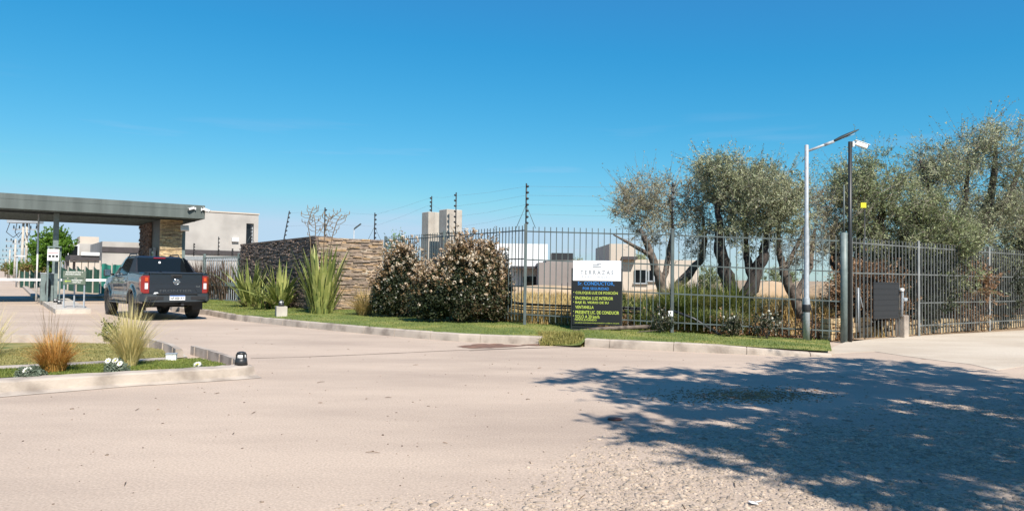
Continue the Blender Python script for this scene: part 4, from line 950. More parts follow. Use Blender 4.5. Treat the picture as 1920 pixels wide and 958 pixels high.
# ---- utility poles down the street
def upole(label, px, Y, pytop, s=1.0, trafo=False):
    b = gxy(px, Y); b.z = 0; zt = P(px, pytop, Y).z; t = thing('utility_pole', label, 'utility pole', b, 0, 'utility poles down the street')
    mb = MB()
    for dx in ((-.22, .22) if trafo else (0,)): mb.tube([(dx, 0, 0), (dx * .8, 0, zt)], [.16 * s, .10 * s], 10)
    mb.build('shaft', M['concrete'], t)
    for z in ((zt - .9, zt - 2.3) if trafo else (zt - .3, zt - 1.1)):
        mb = MB(); mb.box((0, 0, z), (2.4 * s, .12, .12)); mb.build('crossarm', M['galv'], t)
        for x in (-1.1, -.55, .55, 1.1): mb = MB(); mb.lathe([(.03, 0), (.08, .08), (.04, .16), (.07, .24), (.02, .32)], Matrix.Translation((x * s, 0, z + .06)), 8); mb.build('insulator', M['steel_dark'], t)
    if trafo:
        mb = MB(); mb.box((0, 0, zt - .05), (3.1, .8, .5), bev=.05); mb.build('platform', M['galv'], t)
        mb = MB()
        for x in (-1.3, -.6, .6, 1.3): mb.tube([(x, -.3, zt - .3), (x * 1.2, -.35, zt - 1.2), (x * .7, -.3, zt - 1.7), (x * .3, -.2, zt - 1.2)], .035, 6)
        mb.build('cables', M['black'], t)
    return t
upole('pale twin utility pole with a transformer platform under the canopy', 44, 70, 413, 1.0, True)
upole('second slim utility pole beyond the transformer pole', 27, 88, 448)
upole('third slim utility pole further down the street', 17, 112, 468)
upole('farthest slim utility pole at the street end', 10, 150, 485)
t = thing('street_lamp', 'small distant street lamp above the stone wall', 'street lamp', gxy(662, 55))
zt = P(662, 428, 55).z; mb = MB(); mb.tube([(0, 0, 0), (0, 0, zt)], [.08, .05], 8); mb.build('pole', M['galv'], t)
mb = MB(); mb.box((.28, 0, zt + .16), (.62, .25, .08), rot=Euler((0, R(-38), 0)), bev=.02); mb.build('lamp_head', M['steel_dark'], t)
t = thing('street_lamp', 'thin pale street lamp beside the left end of the shade net', 'street lamp', gxy(31, 60))
zt = P(31, 480, 60).z; mb = MB(); mb.tube([(0, 0, 0), (0, 0, zt)], .06, 8); mb.build('pole', M['galv'], t); mb = MB(); mb.box((.35, 0, zt), (.8, .25, .1)); mb.build('lamp_head', M['white'], t)
# ================================================================ the pickup
def carpaint(name, c):
    m = plain(name, c, .38, .75, .5, coat=1.0); return m
M['paint'] = carpaint('blue grey metallic paint', (.020, .036, .054))
M['lamp_red'] = plain('red lamp glass', (.24, .008, .008), .12, 0, .8, coat=.6)
M['lamp_clear'] = plain('clear lamp glass', (.62, .60, .60), .15, 0, .8)
M['lamp_amber'] = plain('amber lamp glass', (.55, .07, .01), .15, 0, .8)
M['chrome'] = plain('chrome', (.62, .64, .66), .15, 1.0)
M['alloy'] = plain('dark alloy', (.16, .165, .17), .35, .8)
M['plate'] = plain('plate white', (.72, .73, .74), .5); M['plate_blue'] = plain('plate blue', (.02, .12, .40), .5)
yr = G(240, 600, 0); th = R(40.6); fwd = Vector((-math.sin(th), math.cos(th), 0)); rgt = Vector((math.cos(th), math.sin(th), 0))
yr = Vector((-11.13, 21.2, 0))
org = yr + rgt * .88 - fwd * 1.18
tk = thing('pickup_truck', 'dark blue-grey double cab pickup waiting at the gate, seen from behind', 'pickup', org, th)
RA, FA, AR, WR = 1.18, 4.33, .475, .40
ZS = .50
def belt(y): return float(np.interp(y, [0, 1.7, 1.8, 3.9, 4.3, 5.0, 5.3], [1.37, 1.38, 1.33, 1.27, 1.22, 1.12, .98]))
def halfw(y): return float(np.interp(y, [.0, .12, .5, 1.5, 3.5, 4.6, 5.05, 5.3], [.86, .90, .915, .92, .92, .905, .86, .72]))
def botm(y):
    z = ZS
    for a in (RA, FA):
        if abs(y - a) < AR: z = max(z, WR + .02 + math.sqrt(max(0, AR ** 2 - (y - a) ** 2)))
    return z
ys = sorted(set([round(v, 3) for v in np.linspace(.10, 5.3, 90)] + [round(a + AR * math.cos(k * math.pi / 16), 3) for a in (RA, FA) for k in range(17)] + [RA - AR - .002, RA + AR + .002, FA - AR - .002, FA + AR + .002]))
NZ = 14
def sidex(y, z):
    b = belt(y); t = (z - ZS) / (b - ZS); x = halfw(y) * (1 - .10 * max(0, t - .55) ** 1.5 - .05 * max(0, .28 - t))
    x -= .022 * math.exp(-((t - .40) / .13) ** 2) * (1 if 1.75 < y < 4 else .3)          # waisted door panel
    x += .012 * math.exp(-((t - .72) / .06) ** 2)
    for a in (RA, FA):
        d = math.hypot(y - a, z - WR - .02) - AR
        if d < .14: x += .045 * max(0, 1 - max(0, d) / .14) ** .7
    return x
mb = MB()
for sgn in (-1, 1):
    g = []
    for y in ys:
        b0, b1 = botm(y), belt(y); g.append([mb.bm.verts.new((sgn * sidex(y, b0 + (b1 - b0) * k / NZ), y, b0 + (b1 - b0) * k / NZ)) for k in range(NZ + 1)] + [mb.bm.verts.new((sgn * (sidex(y, b1) - .05), y, b1 + .018))] + ([mb.bm.verts.new((sgn * (sidex(y, b1) - .09), y, b1 + .012)), mb.bm.verts.new((sgn * (sidex(y, b1) - .10), y, b1 - .45))] if y < 1.72 else [mb.bm.verts.new((sgn * (sidex(y, b1) * .6), y, b1 + .055)), mb.bm.verts.new((0, y, b1 + .075))]))
        # inner return of the sill / arch
        g[-1].insert(0, mb.bm.verts.new((sgn * (sidex(y, b0) - .12), y, b0 + .01)))
    for a, b in zip(g[:-1], g[1:]):
        for k in range(len(a) - 1):
            if abs(a[0].co.y - 1.72) < .05 and k > NZ + 1 and len(a) != len(b): continue
            try: f = mb.bm.faces.new((a[k], b[k], b[k + 1], a[k + 1])); f.smooth = True
            except (ValueError, IndexError): pass
    mb.bm.faces.new(g[-1])
bmesh.ops.remove_doubles(mb.bm, verts=mb.bm.verts[:], dist=.0008)
mb.quad((-.8, .2, .86), (.8, .2, .86), (.8, 1.74, .86), (-.8, 1.74, .86))
mb.quad((-.82, 1.73, .5), (.82, 1.73, .5), (.82, 1.73, 1.38), (-.82, 1.73, 1.38))
# rear corner posts beside the tailgate
for s_ in (-1, 1): mb.box((s_ * .80, .135, 1.01), (.17, .09, .72), bev=.02)
mb.box((0, 5.27, .78), (1.4, .12, .5), bev=.05)
body = mb.build('body', M['paint'], tk)
# greenhouse
def shell(mb, bot, top, z0, z1, bev=.07):
    b = bmesh.new(); A_ = [b.verts.new((x, y, z0)) for x, y in bot]; B_ = [b.verts.new((x, y, z1)) for x, y in top]
    n = len(bot)
    for i in range(n): b.faces.new((A_[i], A_[(i + 1) % n], B_[(i + 1) % n], B_[i]))
    b.faces.new(A_[::-1]); b.faces.new(B_)
    ed = [e for e in b.edges if not all(v in A_ for v in e.verts)]
    bmesh.ops.bevel(b, geom=ed, offset=bev, segments=3, affect='EDGES', profile=.5)
    mb.add(b); b.free()
BZ, TZ = 1.29, 1.885
bot = [(-.85, 1.76), (.85, 1.76), (.86, 3.2), (.80, 4.12), (-.80, 4.12), (-.86, 3.2)]; top = [(-.66, 1.93), (.66, 1.93), (.68, 2.8), (.62, 3.22), (-.62, 3.22), (-.68, 2.8)]
mb = MB(); shell(mb, bot, top, BZ, TZ)
cabo = mb.build('cab', M['paint'], tk)
def onf(b0, b1, t0, t1, u, v, off):
    p = Vector((*b0, BZ)).lerp(Vector((*b1, BZ)), u); q = Vector((*t0, TZ)).lerp(Vector((*t1, TZ)), u); r = p.lerp(q, v)
    n = (Vector((*b1, BZ)) - Vector((*b0, BZ))).cross(Vector((*t0, TZ)) - Vector((*b0, BZ))).normalized(); return r + n * off
def pane(name, b0, b1, t0, t1, u0, u1, v0, v1, off=.006, m=None, par=None):
    mb = MB(); a = [(u0, v0), (u1, v0), (u1, v1), (u0, v1)]
    out = [mb.bm.verts.new(onf(b0, b1, t0, t1, u, v, off)) for u, v in a]; inn_ = [mb.bm.verts.new(onf(b0, b1, t0, t1, u, v, -.02)) for u, v in a]
    mb.bm.faces.new(out)
    for i in range(4): mb.bm.faces.new((out[i], inn_[i], inn_[(i + 1) % 4], out[(i + 1) % 4]))
    return mb.build(name, m or M['glass'], par or tk)
rw = pane('rear_window', bot[0], bot[1], top[0], top[1], .0, 1.0, .06, .92)
pane('windscreen', bot[3], bot[4], top[3], top[4], .06, .94, .06, .92)
for (b0, b1, t0, t1) in ((bot[5], bot[0], top[5], top[0]), (bot[1], bot[2], top[1], top[2])):
    l = b0[0] < 0
    pane('side_window', b0, b1, t0, t1, .03 if l else .16, .84 if l else .97, .10, .86)
for (b0, b1, t0, t1) in ((bot[4], bot[5], top[4], top[5]), (bot[2], bot[3], top[2], top[3])):
    l = b0[0] < 0
    pane('side_window', b0, b1, t0, t1, .22 if l else .04, .96 if l else .78, .08, .84)
c = onf(bot[0], bot[1], top[0], top[1], .5, .90, .02); mb = MB(); mb.box((0, c.y - .0, c.z + .0), (.34, .03, .035), bev=.006, rot=Euler((R(-16), 0, 0))); bl_ = mb.build('brake_light', M['lamp_red'], tk); bl_['label'] = 'slim red brake light above the rear window'
mb = MB()
for (u, v, r_) in ((.5, .68, .035),): 
    c = onf(bot[0], bot[1], top[0], top[1], u, v, .012); mb.lathe([(r_, 0), (r_, .004)], Matrix.Translation(c) @ Matrix.Rotation(R(74), 4, 'X'), 16)
mb.build('sticker', M['plate'], rw)
mb = MB()
for (u, w_) in ((.24, .10), (.48, .14), (.68, .08), (.86, .16)):
    c = onf(bot[0], bot[1], top[0], top[1], u, .13, .012); mb.box(c, (w_, .01, .035), bev=.004)
mb.build('parcel_items', M['galv'], rw)
mb = MB()
for s_ in (-1, 1): mb.tube([(s_ * .60, 2.0, TZ - .02), (s_ * .60, 2.08, TZ + .06), (s_ * .60, 2.9, TZ + .065), (s_ * .58, 3.05, TZ)], .018, 8)
mb.build('roof_rail', M['blacksat'], tk)
# black sports bar behind the cab
for s_ in (-1, 1):
    mb = MB(); prof = [(1.70, 1.36), (.95, 1.38), (1.12, 1.42), (1.56, 1.78), (1.80, 1.86), (1.92, 1.86), (1.74, 1.40)]
    A_ = [mb.bm.verts.new((s_ * (.80 - .24 * max(0, z - 1.36)), y, z)) for y, z in prof]; B_ = [mb.bm.verts.new((s_ * (.87 - .36 * max(0, z - 1.36)), y, z)) for y, z in prof]
    n = len(prof); mb.bm.faces.new(A_); mb.bm.faces.new(B_)
    for i in range(n): mb.bm.faces.new((A_[i], A_[(i + 1) % n], B_[(i + 1) % n], B_[i]))
    mb.build('sports_bar', M['black'], tk)
mb = MB(); mb.box((0, .95, 1.385), (1.62, 1.5, .03), bev=.01); mb.build('bed_cover', M['black'], tk)
# tailgate
mb = MB()
mb.box((0, .085, 1.205), (1.44, .07, .33), bev=.018); mb.box((0, .095, .93), (1.44, .06, .30), bev=.01)
b = bmesh.new()
A_ = [b.verts.new(p) for p in ((-.72, .052, 1.05), (.72, .052, 1.05), (.72, .052, .80), (.60, .052, .80), (.52, .052, .935), (-.52, .052, .935), (-.60, .052, .80), (-.72, .052, .80))]
f = b.faces.new(A_); r_ = bmesh.ops.extrude_face_region(b, geom=[f]); 
for v in r_['geom']:
    if isinstance(v, bmesh.types.BMVert): v.co.y += .03
mb.add(b); b.free()
mb.box((0, .06, 1.375), (1.46, .10, .03), bev=.012)
tg = mb.build('tailgate', M['paint'], tk)
mb = MB(); mb.box((0, .045, 1.285), (.30, .03, .085), bev=.014); mb.box((0, .02, 1.305), (.22, .03, .03), bev=.008); mb.build('handle', M['black'], tg)
mb = MB(); mb.add(addtext('FRONTIER', -.44, .44, .835, .90, .0), Matrix.Translation((0, .062, 0))); mb.build('lettering', M['alloy'], tg, fix=False)
mb = MB(); mb.add(addtext('4x4', .54, .66, .975, 1.01, .0), Matrix.Translation((0, .047, 0))); mb.build('lettering', M['chrome'], tg, fix=False)
mb = MB()
ring = [(.078 + .013 * math.cos(a), .013 * math.sin(a)) for a in np.linspace(0, 2 * math.pi, 9)]
mb.lathe(ring, Matrix.Translation((0, .045, 1.12)) @ Matrix.Rotation(R(90), 4, 'X'), 28); mb.box((0, .038, 1.12), (.20, .02, .036), bev=.004); mb.build('emblem', M['chrome'], tg)
mb = MB(); mb.add(addtext('NISSAN', -.075, .075, 1.111, 1.129, .0), Matrix.Translation((0, .026, 0))); mb.build('emblem_lettering', M['blacksat'], tg, fix=False)
mb = MB(); mb.prism([(-.62, 0), (-.46, 0), (-.50, .05), (-.58, .05)], 0, .004, Matrix.Translation((0, .048, .775)) @ Matrix.Rotation(R(90), 4, 'X')); mb.build('sticker', M['plate'], tg)
# tail lights wrap the corner
for s_ in (-1, 1):
    mb = MB(); b = bmesh.new()
    pr_ = [(.725, .06), (.86, .06), (.925, .13), (.935, .30), (.90, .30), (.80, .16), (.725, .13)]
    zt_ = [1.30, 1.30, 1.28, 1.22, 1.22, 1.3, 1.3]; zb_2 = [.80, .80, .84, .98, .98, .8, .8]
    mb.prism([(s_ * x, y) for x, y in pr_], zb_2, zt_); tl_ = mb.build('tail_light', M['lamp_red'], tk)
    mb = MB(); mb.box((s_ * .80, .052, 1.00), (.085, .02, .17), bev=.006); mb.build('reverse_lamp', M['lamp_clear'], tl_)
    mb = MB(); mb.box((s_ * .80, .052, 1.19), (.075, .02, .11), bev=.006); mb.build('indicator', M['lamp_amber'], tl_)
# rear bumper
mb = MB(); pr_ = [(-.94, .42), (-.95, .12), (-.86, -.02), (-.5, -.07), (.5, -.07), (.86, -.02), (.95, .12), (.94, .42), (.86, .42), (.84, .14), (-.84, .14), (-.86, .42)]
b = bmesh.new(); A_ = [b.verts.new((x, y, .55)) for x, y in pr_]; B_ = [b.verts.new((x * .995, y, .78)) for x, y in pr_]; n = len(pr_)
b.faces.new(A_[::-1]); b.faces.new(B_)
for i in range(n): b.faces.new((A_[i], A_[(i + 1) % n], B_[(i + 1) % n], B_[i]))
bmesh.ops.bevel(b, geom=b.edges[:], offset=.018, segments=2, affect='EDGES'); mb.add(b); b.free()
M['bumper'] = plain('dark bumper', (.045, .055, .065), .45, .3)
bm_ = mb.build('rear_bumper', M['bumper'], tk)
mb = MB(); mb.box((0, -.055, .785), (1.1, .12, .02), bev=.006)
for s_ in (-1, 1): mb.box((s_ * .58, -.068, .66), (.42, .02, .10), bev=.008)
mb.build('step_pad', M['black'], bm_)
mb = MB(); mb.box((0, -.085, .665), (.42, .02, .14), bev=.004, seg=1); pl = mb.build('licence_plate', M['plate'], tk)
mb = MB(); mb.box((0, -.0965, .722), (.41, .003, .024)); mb.build('blue_strip', M['plate_blue'], pl)
mb = MB(); mb.add(addtext('AF 858 AY', -.18, .18, .615, .695, .012), Matrix.Translation((0, -.0975, 0))); mb.build('lettering', M['black'], pl, fix=False)
# underside
mb = MB(); mb.box((0, 2.7, .50), (1.25, 4.7, .16)); mb.box((0, .45, .55), (1.5, .6, .18)); mb.tube([(-.7, RA, WR), (.7, RA, WR)], .055, 10); mb.lathe([(.0, -.16), (.12, -.1), (.16, 0), (.12, .1), (0, .16)], Matrix.Translation((.0, RA, WR)) @ Matrix.Rotation(R(90), 4, 'Y'), 14); mb.tube([(.0, RA, WR), (0, 2.6, .46)], .045, 8)
for s_ in (-1, 1): mb.tube([(s_ * .5, RA - .6, .52), (s_ * .5, RA, .37), (s_ * .5, RA + .6, .5)], .035, 6)
mb.tube([(.45, .15, .47), (.45, .9, .5), (.4, 2.0, .45)], .04, 8); mb.box((.15, .08, .47), (.08, .3, .07)); mb.build('underbody', M['black'], tk)
# wheels
def wheel(x, y):
    s_ = 1 if x > 0 else -1; Mx = Matrix.Translation((x, y, WR)) @ Matrix.Rotation(R(90) * s_, 4, 'Y')
    mb = MB(); mb.lathe([(.245, -.12), (.30, -.135), (.37, -.13), (.395, -.10), (.40, -.03), (.40, .03), (.395, .10), (.37, .13), (.30, .135), (.245, .12)], Mx, 36); w_ = mb.build('wheel', M['rubber'], tk)
    mb = MB(); mb.lathe([(.10, -.05), (.24, -.06), (.255, .05), (.265, .11), (.255, .125), (.235, .11), (.225, .04)], Mx, 30)
    for k in range(6):
        for d_ in (-.11, .11):
            a = k * math.pi / 3 + d_; bb = bmesh.new(); bmesh.ops.create_cube(bb, size=1)
            for v in bb.verts: v.co = Vector((v.co.x * .20 + .145, v.co.y * (.035 if v.co.x > 0 else .05), v.co.z * .03 + .085))
            mb.add(bb, Mx @ Matrix.Rotation(a, 4, 'Z')); bb.free()
    mb.lathe([(.065, .06), (.06, .105), (0, .108)], Mx, 16)
    mb.build('rim', M['alloy'], w_)
    mb = MB(); mb.lathe([(.21, .02), (0.0, .021)], Mx, 20); mb.build('brake_disc', M['black'], w_)
for x in (-.79, .79):
    for y in (RA, FA): wheel(x, y)
for x in (-.79, .79):
    mb = MB(); mb.box((x, RA - .50, .46), (.30, .02, .36), bev=.004, seg=1); mb.build('mudflap', M['black'], tk)
# arch liners
mb = MB()
for x in (-1, 1):
    for a in (RA, FA):
        pts_ = [(a + (AR + .0) * math.cos(k * math.pi / 12), WR + .02 + (AR + .0) * math.sin(k * math.pi / 12)) for k in range(13)]
        for (y0, z0), (y1, z1) in zip(pts_[:-1], pts_[1:]): mb.quad((x * .86, y0, z0), (x * .86, y1, z1), (x * .55, y1, z1), (x * .55, y0, z0))
        vs = [mb.bm.verts.new((x * .55, y, z)) for y, z in pts_]; mb.bm.faces.new(vs)
mb.build('wheel_arch_liner', M['black'], tk)
# doors: shut lines, handles, sill step, mirrors
for s_ in (-1, 1):
    mb = MB()
    for y in (1.80, 2.78, 3.82):
        for k in range(10):
            z0 = .56 + (belt(y) - .58) * k / 10; z1 = .56 + (belt(y) - .58) * (k + 1) / 10
            if botm(y) > z0: continue
            mb.quad((s_ * (sidex(y, z0) + .0025), y - .006, z0), (s_ * (sidex(y, z0) + .0025), y + .006, z0), (s_ * (sidex(y, z1) + .0025), y + .006, z1), (s_ * (sidex(y, z1) + .0025), y - .006, z1))
    mb.build('door_seam', M['black'], tk)
    for y in (1.98, 2.95): mb = MB(); z = 1.13; mb.box((s_ * (sidex(y, z) + .022), y, z), (.03, .19, .035), bev=.01); mb.build('door_handle', M['chrome'], tk)
    mb = MB(); mb.box((s_ * .93, 2.75, .46), (.13, 1.95, .045), bev=.015); 
    for y in (2.0, 2.75, 3.5): mb.box((s_ * .78, y, .50), (.22, .05, .05))
    mb.build('side_step', M['bumper'], tk)
    mb = MB(); mb.box((s_ * 1.06, 3.72, 1.36), (.21, .12, .22), bev=.045); mb.tube([(s_ * .86, 3.76, 1.31), (s_ * 1.0, 3.74, 1.32)], .03, 8); mr_ = mb.build('mirror', M['black'], tk)
    mb = MB(); mb.box((s_ * 1.06, 3.655, 1.36), (.16, .012, .17), bev=.004); mb.build('mirror_glass', M['chrome'], mr_)
    mb = MB(); mb.box((s_ * .72, 5.20, .90), (.26, .16, .16), bev=.04); mb.build('headlight', M['lamp_clear'], tk)
mb = MB(); mb.box((0, 5.33, .82), (.9, .04, .3), bev=.02); mb.build('grille', M['black'], tk)
# ================================================================ vegetation
def unit(v): return v / np.maximum(1e-9, np.linalg.norm(v, axis=-1, keepdims=True))
def leafquads(C, L_, Wd_, droop=0.0, dirs=None, jit=1.0):
    """one bent diamond-like quad per point"""
    n = len(C); d = rng.normal(size=(n, 3)) if dirs is None else dirs + rng.normal(size=(n, 3)) * jit
    d[:, 2] -= droop; d = unit(d); s = unit(np.cross(d, rng.normal(size=(n, 3)))); nn = np.cross(d, s)
    l = (L_ * rng.uniform(.6, 1.3, n))[:, None]; w_ = (Wd_ * rng.uniform(.6, 1.3, n))[:, None]
    V = np.stack([C - d * l * .5, C + s * w_ * .5 - nn * l * .06, C + d * l * .5, C - s * w_ * .5 - nn * l * .06], 1); return V
def sticks(A_, B_, r):
    """thin flat crossed strips from A to B"""
    d = unit(B_ - A_); out = []
    for k in range(2):
        s = unit(np.cross(d, np.array([0.3, 1, .2]) if k else np.array([1, .2, .4]))) * r
        out.append(np.stack([A_ - s, A_ + s, B_ + s * .35, B_ - s * .35], 1))
    return np.concatenate(out)
def crown_tree(name, label, cat, base, limbs, ells, ncl, nleaf, spread, lsize, leafm, barkm, group=None, trunk_r=.2, twigs=8, kwig=.6, droop=.15, surf=2.2, gap=0.0, seed=1, pts_override=None, lastr=.35):
    """limbs: polylines (first starts at the base); ells: (centre, radii, weight) in the tree's own coordinates"""
    global rng
    rng = np.random.default_rng(seed); rd = random.Random(seed)
    t = thing(name, label, cat, base, 0, group); mb = MB(); nodes = []
    for lm in limbs:
        pts = [Vector(p[:3]) for p in lm]; rad = [p[3] for p in lm]; pp, rr = [], []
        for i in range(len(pts) - 1):
            for k in range(5):
                f = k / 5; q = pts[i].lerp(pts[i + 1], f); q += Vector((rd.uniform(-1, 1), rd.uniform(-1, 1), 0)) * rad[i] * .22 * (i + k > 0); pp.append(q); rr.append((rad[i] * (1 - f) + rad[i + 1] * f) * rd.uniform(.9, 1.12))
        pp.append(pts[-1]); rr.append(rad[-1]); mb.tube(pp, rr, 9)
        for q, r_ in zip(pp, rr):
            if (q - pts[0]).length > .5 or lm is not limbs[0]: nodes.append((q, r_))
    cl = []
    if pts_override is not None: cl = [Vector(p) for p in pts_override]
    else:
        ws = [e[2] for e in ells]; 
        while len(cl) < ncl:
            c, r_, _ = rd.choices(ells, ws)[0]; v = np.random.default_rng(rd.randrange(1 << 30)).normal(size=3); v = v / np.linalg.norm(v) * rd.random() ** (1 / surf)
            q = Vector((c[0] + v[0] * r_[0], c[1] + v[1] * r_[1], c[2] + v[2] * r_[2]))
            if gap and noise.noise(q * 1.1 + Vector((seed, 0, 0))) < -.5 + gap: continue
            cl.append(q)
    root = nodes[len(nodes) // 2][0]; cl.sort(key=lambda q: min((q - n_[0]).length for n_ in nodes))
    NP = [np.array(q[:]) for q, _ in nodes]; NR = [r_ for _, r_ in nodes]
    sa, sb_ = [], []
    for q in cl:
        arr = np.array(NP); dist = np.linalg.norm(arr - np.array(q[:]), axis=1); j = int(np.argmin(dist)); p = Vector(arr[j]); r0 = min(NR[j] * .6, .012 + .02 * dist[j] + .02 * lastr)
        m_ = (p + q) / 2 + Vector((rd.uniform(-1, 1), rd.uniform(-1, 1), rd.uniform(-.2, 1))) * dist[j] * .13
        mb.tube([p, m_, q], [r0, r0 * .75, .006], 4, False)
        for f in (.5, .8): NP.append(np.array(p.lerp(m_, f * 2 - .0)[:]) if f < .5 else np.array(m_.lerp(q, (f - .5) * 2)[:])); NR.append(r0 * (1 - f * .6))
    mb.build('trunk', barkm, t)
    CC = np.array([q[:] for q in cl]); 
    TW = []; LV = []; csz = rng.uniform(.45, 1.45, (len(CC), 1)); cdn = rng.uniform(.25, 1.0, len(CC)); mid_ = CC.mean(0)
    for w_i in range(twigs):
        d = unit(rng.normal(size=(len(CC), 3)) + np.array([0, 0, .25 - droop])); e = CC + d * spread * csz * rng.uniform(.5, 1.5, (len(CC), 1))
        if w_i == 0 and pts_override is None:
            o_ = unit(CC - mid_ + np.array([0, 0, .8])); d = unit(o_ + rng.normal(size=(len(CC), 3)) * .3); e = CC + d * spread * rng.uniform(1.0, 2.6, (len(CC), 1))
        TW.append((CC, e, d))
    A_ = np.concatenate([x[0] for x in TW]); B_ = np.concatenate([x[1] for x in TW]); Dd = np.concatenate([x[2] for x in TW])
    np_quads('twigs', sticks(A_, B_, .0045 * kwig / .6), M['twig'], t)
    k = max(1, int(nleaf * 1.5) // twigs); idx = np.repeat(np.arange(len(A_)), k); idx = idx[rng.random(len(idx)) < cdn[idx % len(CC)]] if pts_override is None else idx; f = rng.uniform(.15, 1.05, len(idx))[:, None]
    C = A_[idx] * (1 - f) + B_[idx] * f + rng.normal(size=(len(idx), 3)) * spread * .09
    np_quads('crown', leafquads(C, lsize[0], lsize[1], droop, Dd[idx], .7), leafm, t)
    return t
M['olive'] = leafmat('olive leaves', [(.07, .095, .045), (.17, .20, .10), (.28, .31, .17), (.45, .46, .31), (.30, .29, .13)], .22)
M['twig'] = mat('grey twigs', (.38, .34, .28), (.22, .195, .155), rough=.9)
M['olivepale'] = leafmat('pale olive leaves', [(.16, .165, .09), (.30, .295, .19), (.42, .40, .29), (.34, .30, .14), (.25, .24, .12)], .25)
M['olivedark'] = leafmat('dark grove leaves', [(.05, .075, .03), (.13, .17, .07), (.23, .27, .12), (.37, .39, .23), (.25, .25, .10)], .2)
M['shade_leaf'] = leafmat('shade-dark shrub leaves', [(.014, .02, .012), (.03, .042, .022), (.05, .062, .03)], .1)  # near-black leaves, shade behind the railing put into the colour
M['brightleaf'] = leafmat('bright green leaves', [(.05, .11, .01), (.09, .19, .02), (.15, .28, .03), (.2, .33, .05)], .35)
M['bronze'] = leafmat('bronze leaves', [(.20, .16, .05), (.30, .21, .07), (.16, .18, .05), (.24, .22, .08)], .3)
M['hedge'] = leafmat('hedge leaves', [(.010, .014, .009), (.022, .032, .016), (.045, .06, .028), (.085, .07, .04), (.14, .075, .04)], .08, .4)
M['hedgerust'] = leafmat('rusty hedge leaves', [(.05, .055, .025), (.13, .09, .045), (.22, .13, .06), (.30, .22, .12), (.16, .17, .07)], .12, .4)
M['petal'] = leafmat('cream blossom', [(.66, .54, .38), (.76, .68, .55), (.50, .33, .20), (.74, .60, .46)], .25)
M['petalw'] = leafmat('white blossom', [(.76, .74, .68), (.70, .68, .60)], .25)
M['flax'] = leafmat('flax leaves', [(.07, .10, .03), (.17, .21, .06), (.34, .36, .11), (.58, .55, .24)], .2, .45)
M['flaxdead'] = leafmat('dry flax leaves', [(.10, .07, .045), (.22, .16, .10), (.33, .25, .16)], .1)
M['reed'] = leafmat('dark bronze flax', [(.045, .032, .028), (.10, .07, .055), (.17, .12, .09), (.23, .16, .12)], .1)
M['drygrass'] = leafmat('dry grass', [(.378, .263, .105), (.504, .378, .168), (.441, .315, .116), (.578, .452, .231)], .25, nscale=.4)
M['orangegrass'] = leafmat('orange dry grass', [(.36, .15, .03), (.52, .25, .055), (.60, .36, .11), (.42, .2, .04)], .2)
M['palegrass'] = leafmat('pale straw grass', [(.46, .36, .13), (.62, .52, .22), (.70, .60, .30), (.36, .33, .09)], .25)
M['greengrass'] = leafmat('long green grass', [(.06, .095, .02), (.13, .17, .035), (.25, .26, .08), (.42, .36, .17)], .25)
M['lawngrass'] = leafmat('lawn blades', [(.075, .125, .022), (.150, .200, .037), (.225, .250, .056), (.375, .338, .112)], .3, nscale=.8)
M['deadvine'] = leafmat('dead brown leaves', [(.10, .055, .03), (.22, .12, .06), (.30, .18, .10), (.38, .27, .16)], .15)
M['silver'] = leafmat('silver green leaves', [(.07, .10, .07), (.16, .20, .14), (.24, .28, .21)], .15)
def loc(px, py, Y, b): q = P(px, py, Y) - b; return (q.x, q.y, q.z)
def LM(b, *pts): return [(*loc(px, py, Y, b), r_) for px, py, Y, r_ in pts]
def EL(b, px, py, Y, rx, ry, rz, w_): s = Y / FPX; return (loc(px, py, Y, b), (rx * s, ry, rz * s), w_)
# pale open olive left of the lamp
b = P(1262, 604, 20.6)
crown_tree('olive_tree', 'pale sparse olive tree with a forked trunk, left of the denser olive', 'tree', b,
 [LM(b, (1262, 610, 20.6, .20), (1258, 575, 20.6, .17), (1240, 540, 20.6, .14), (1222, 480, 20.4, .11), (1200, 430, 20.3, .06)),
  LM(b, (1258, 575, 20.6, .16), (1275, 530, 20.7, .13), (1312, 490, 20.8, .11), (1322, 450, 20.8, .07), (1318, 405, 20.8, .04)),
  LM(b, (1240, 540, 20.6, .10), (1252, 490, 20.9, .08), (1262, 430, 21, .05), (1255, 370, 21, .03)), LM(b, (1222, 480, 20.4, .07), (1178, 455, 20, .04), (1150, 440, 20, .02))],
 [EL(b, 1215, 370, 20.6, 58, 1.3, 48, 3), EL(b, 1290, 375, 20.8, 42, 1.2, 50, 2.4), EL(b, 1240, 420, 20.6, 82, 1.4, 42, 2.2), EL(b, 1172, 385, 20.4, 26, .8, 28, .8), EL(b, 1310, 450, 20.8, 25, .8, 40, .6)],
 235, 70, .36, (.075, .022), M['olivepale'], M['barklight'], 'olive trees behind the railing', twigs=10, seed=3, gap=.14)
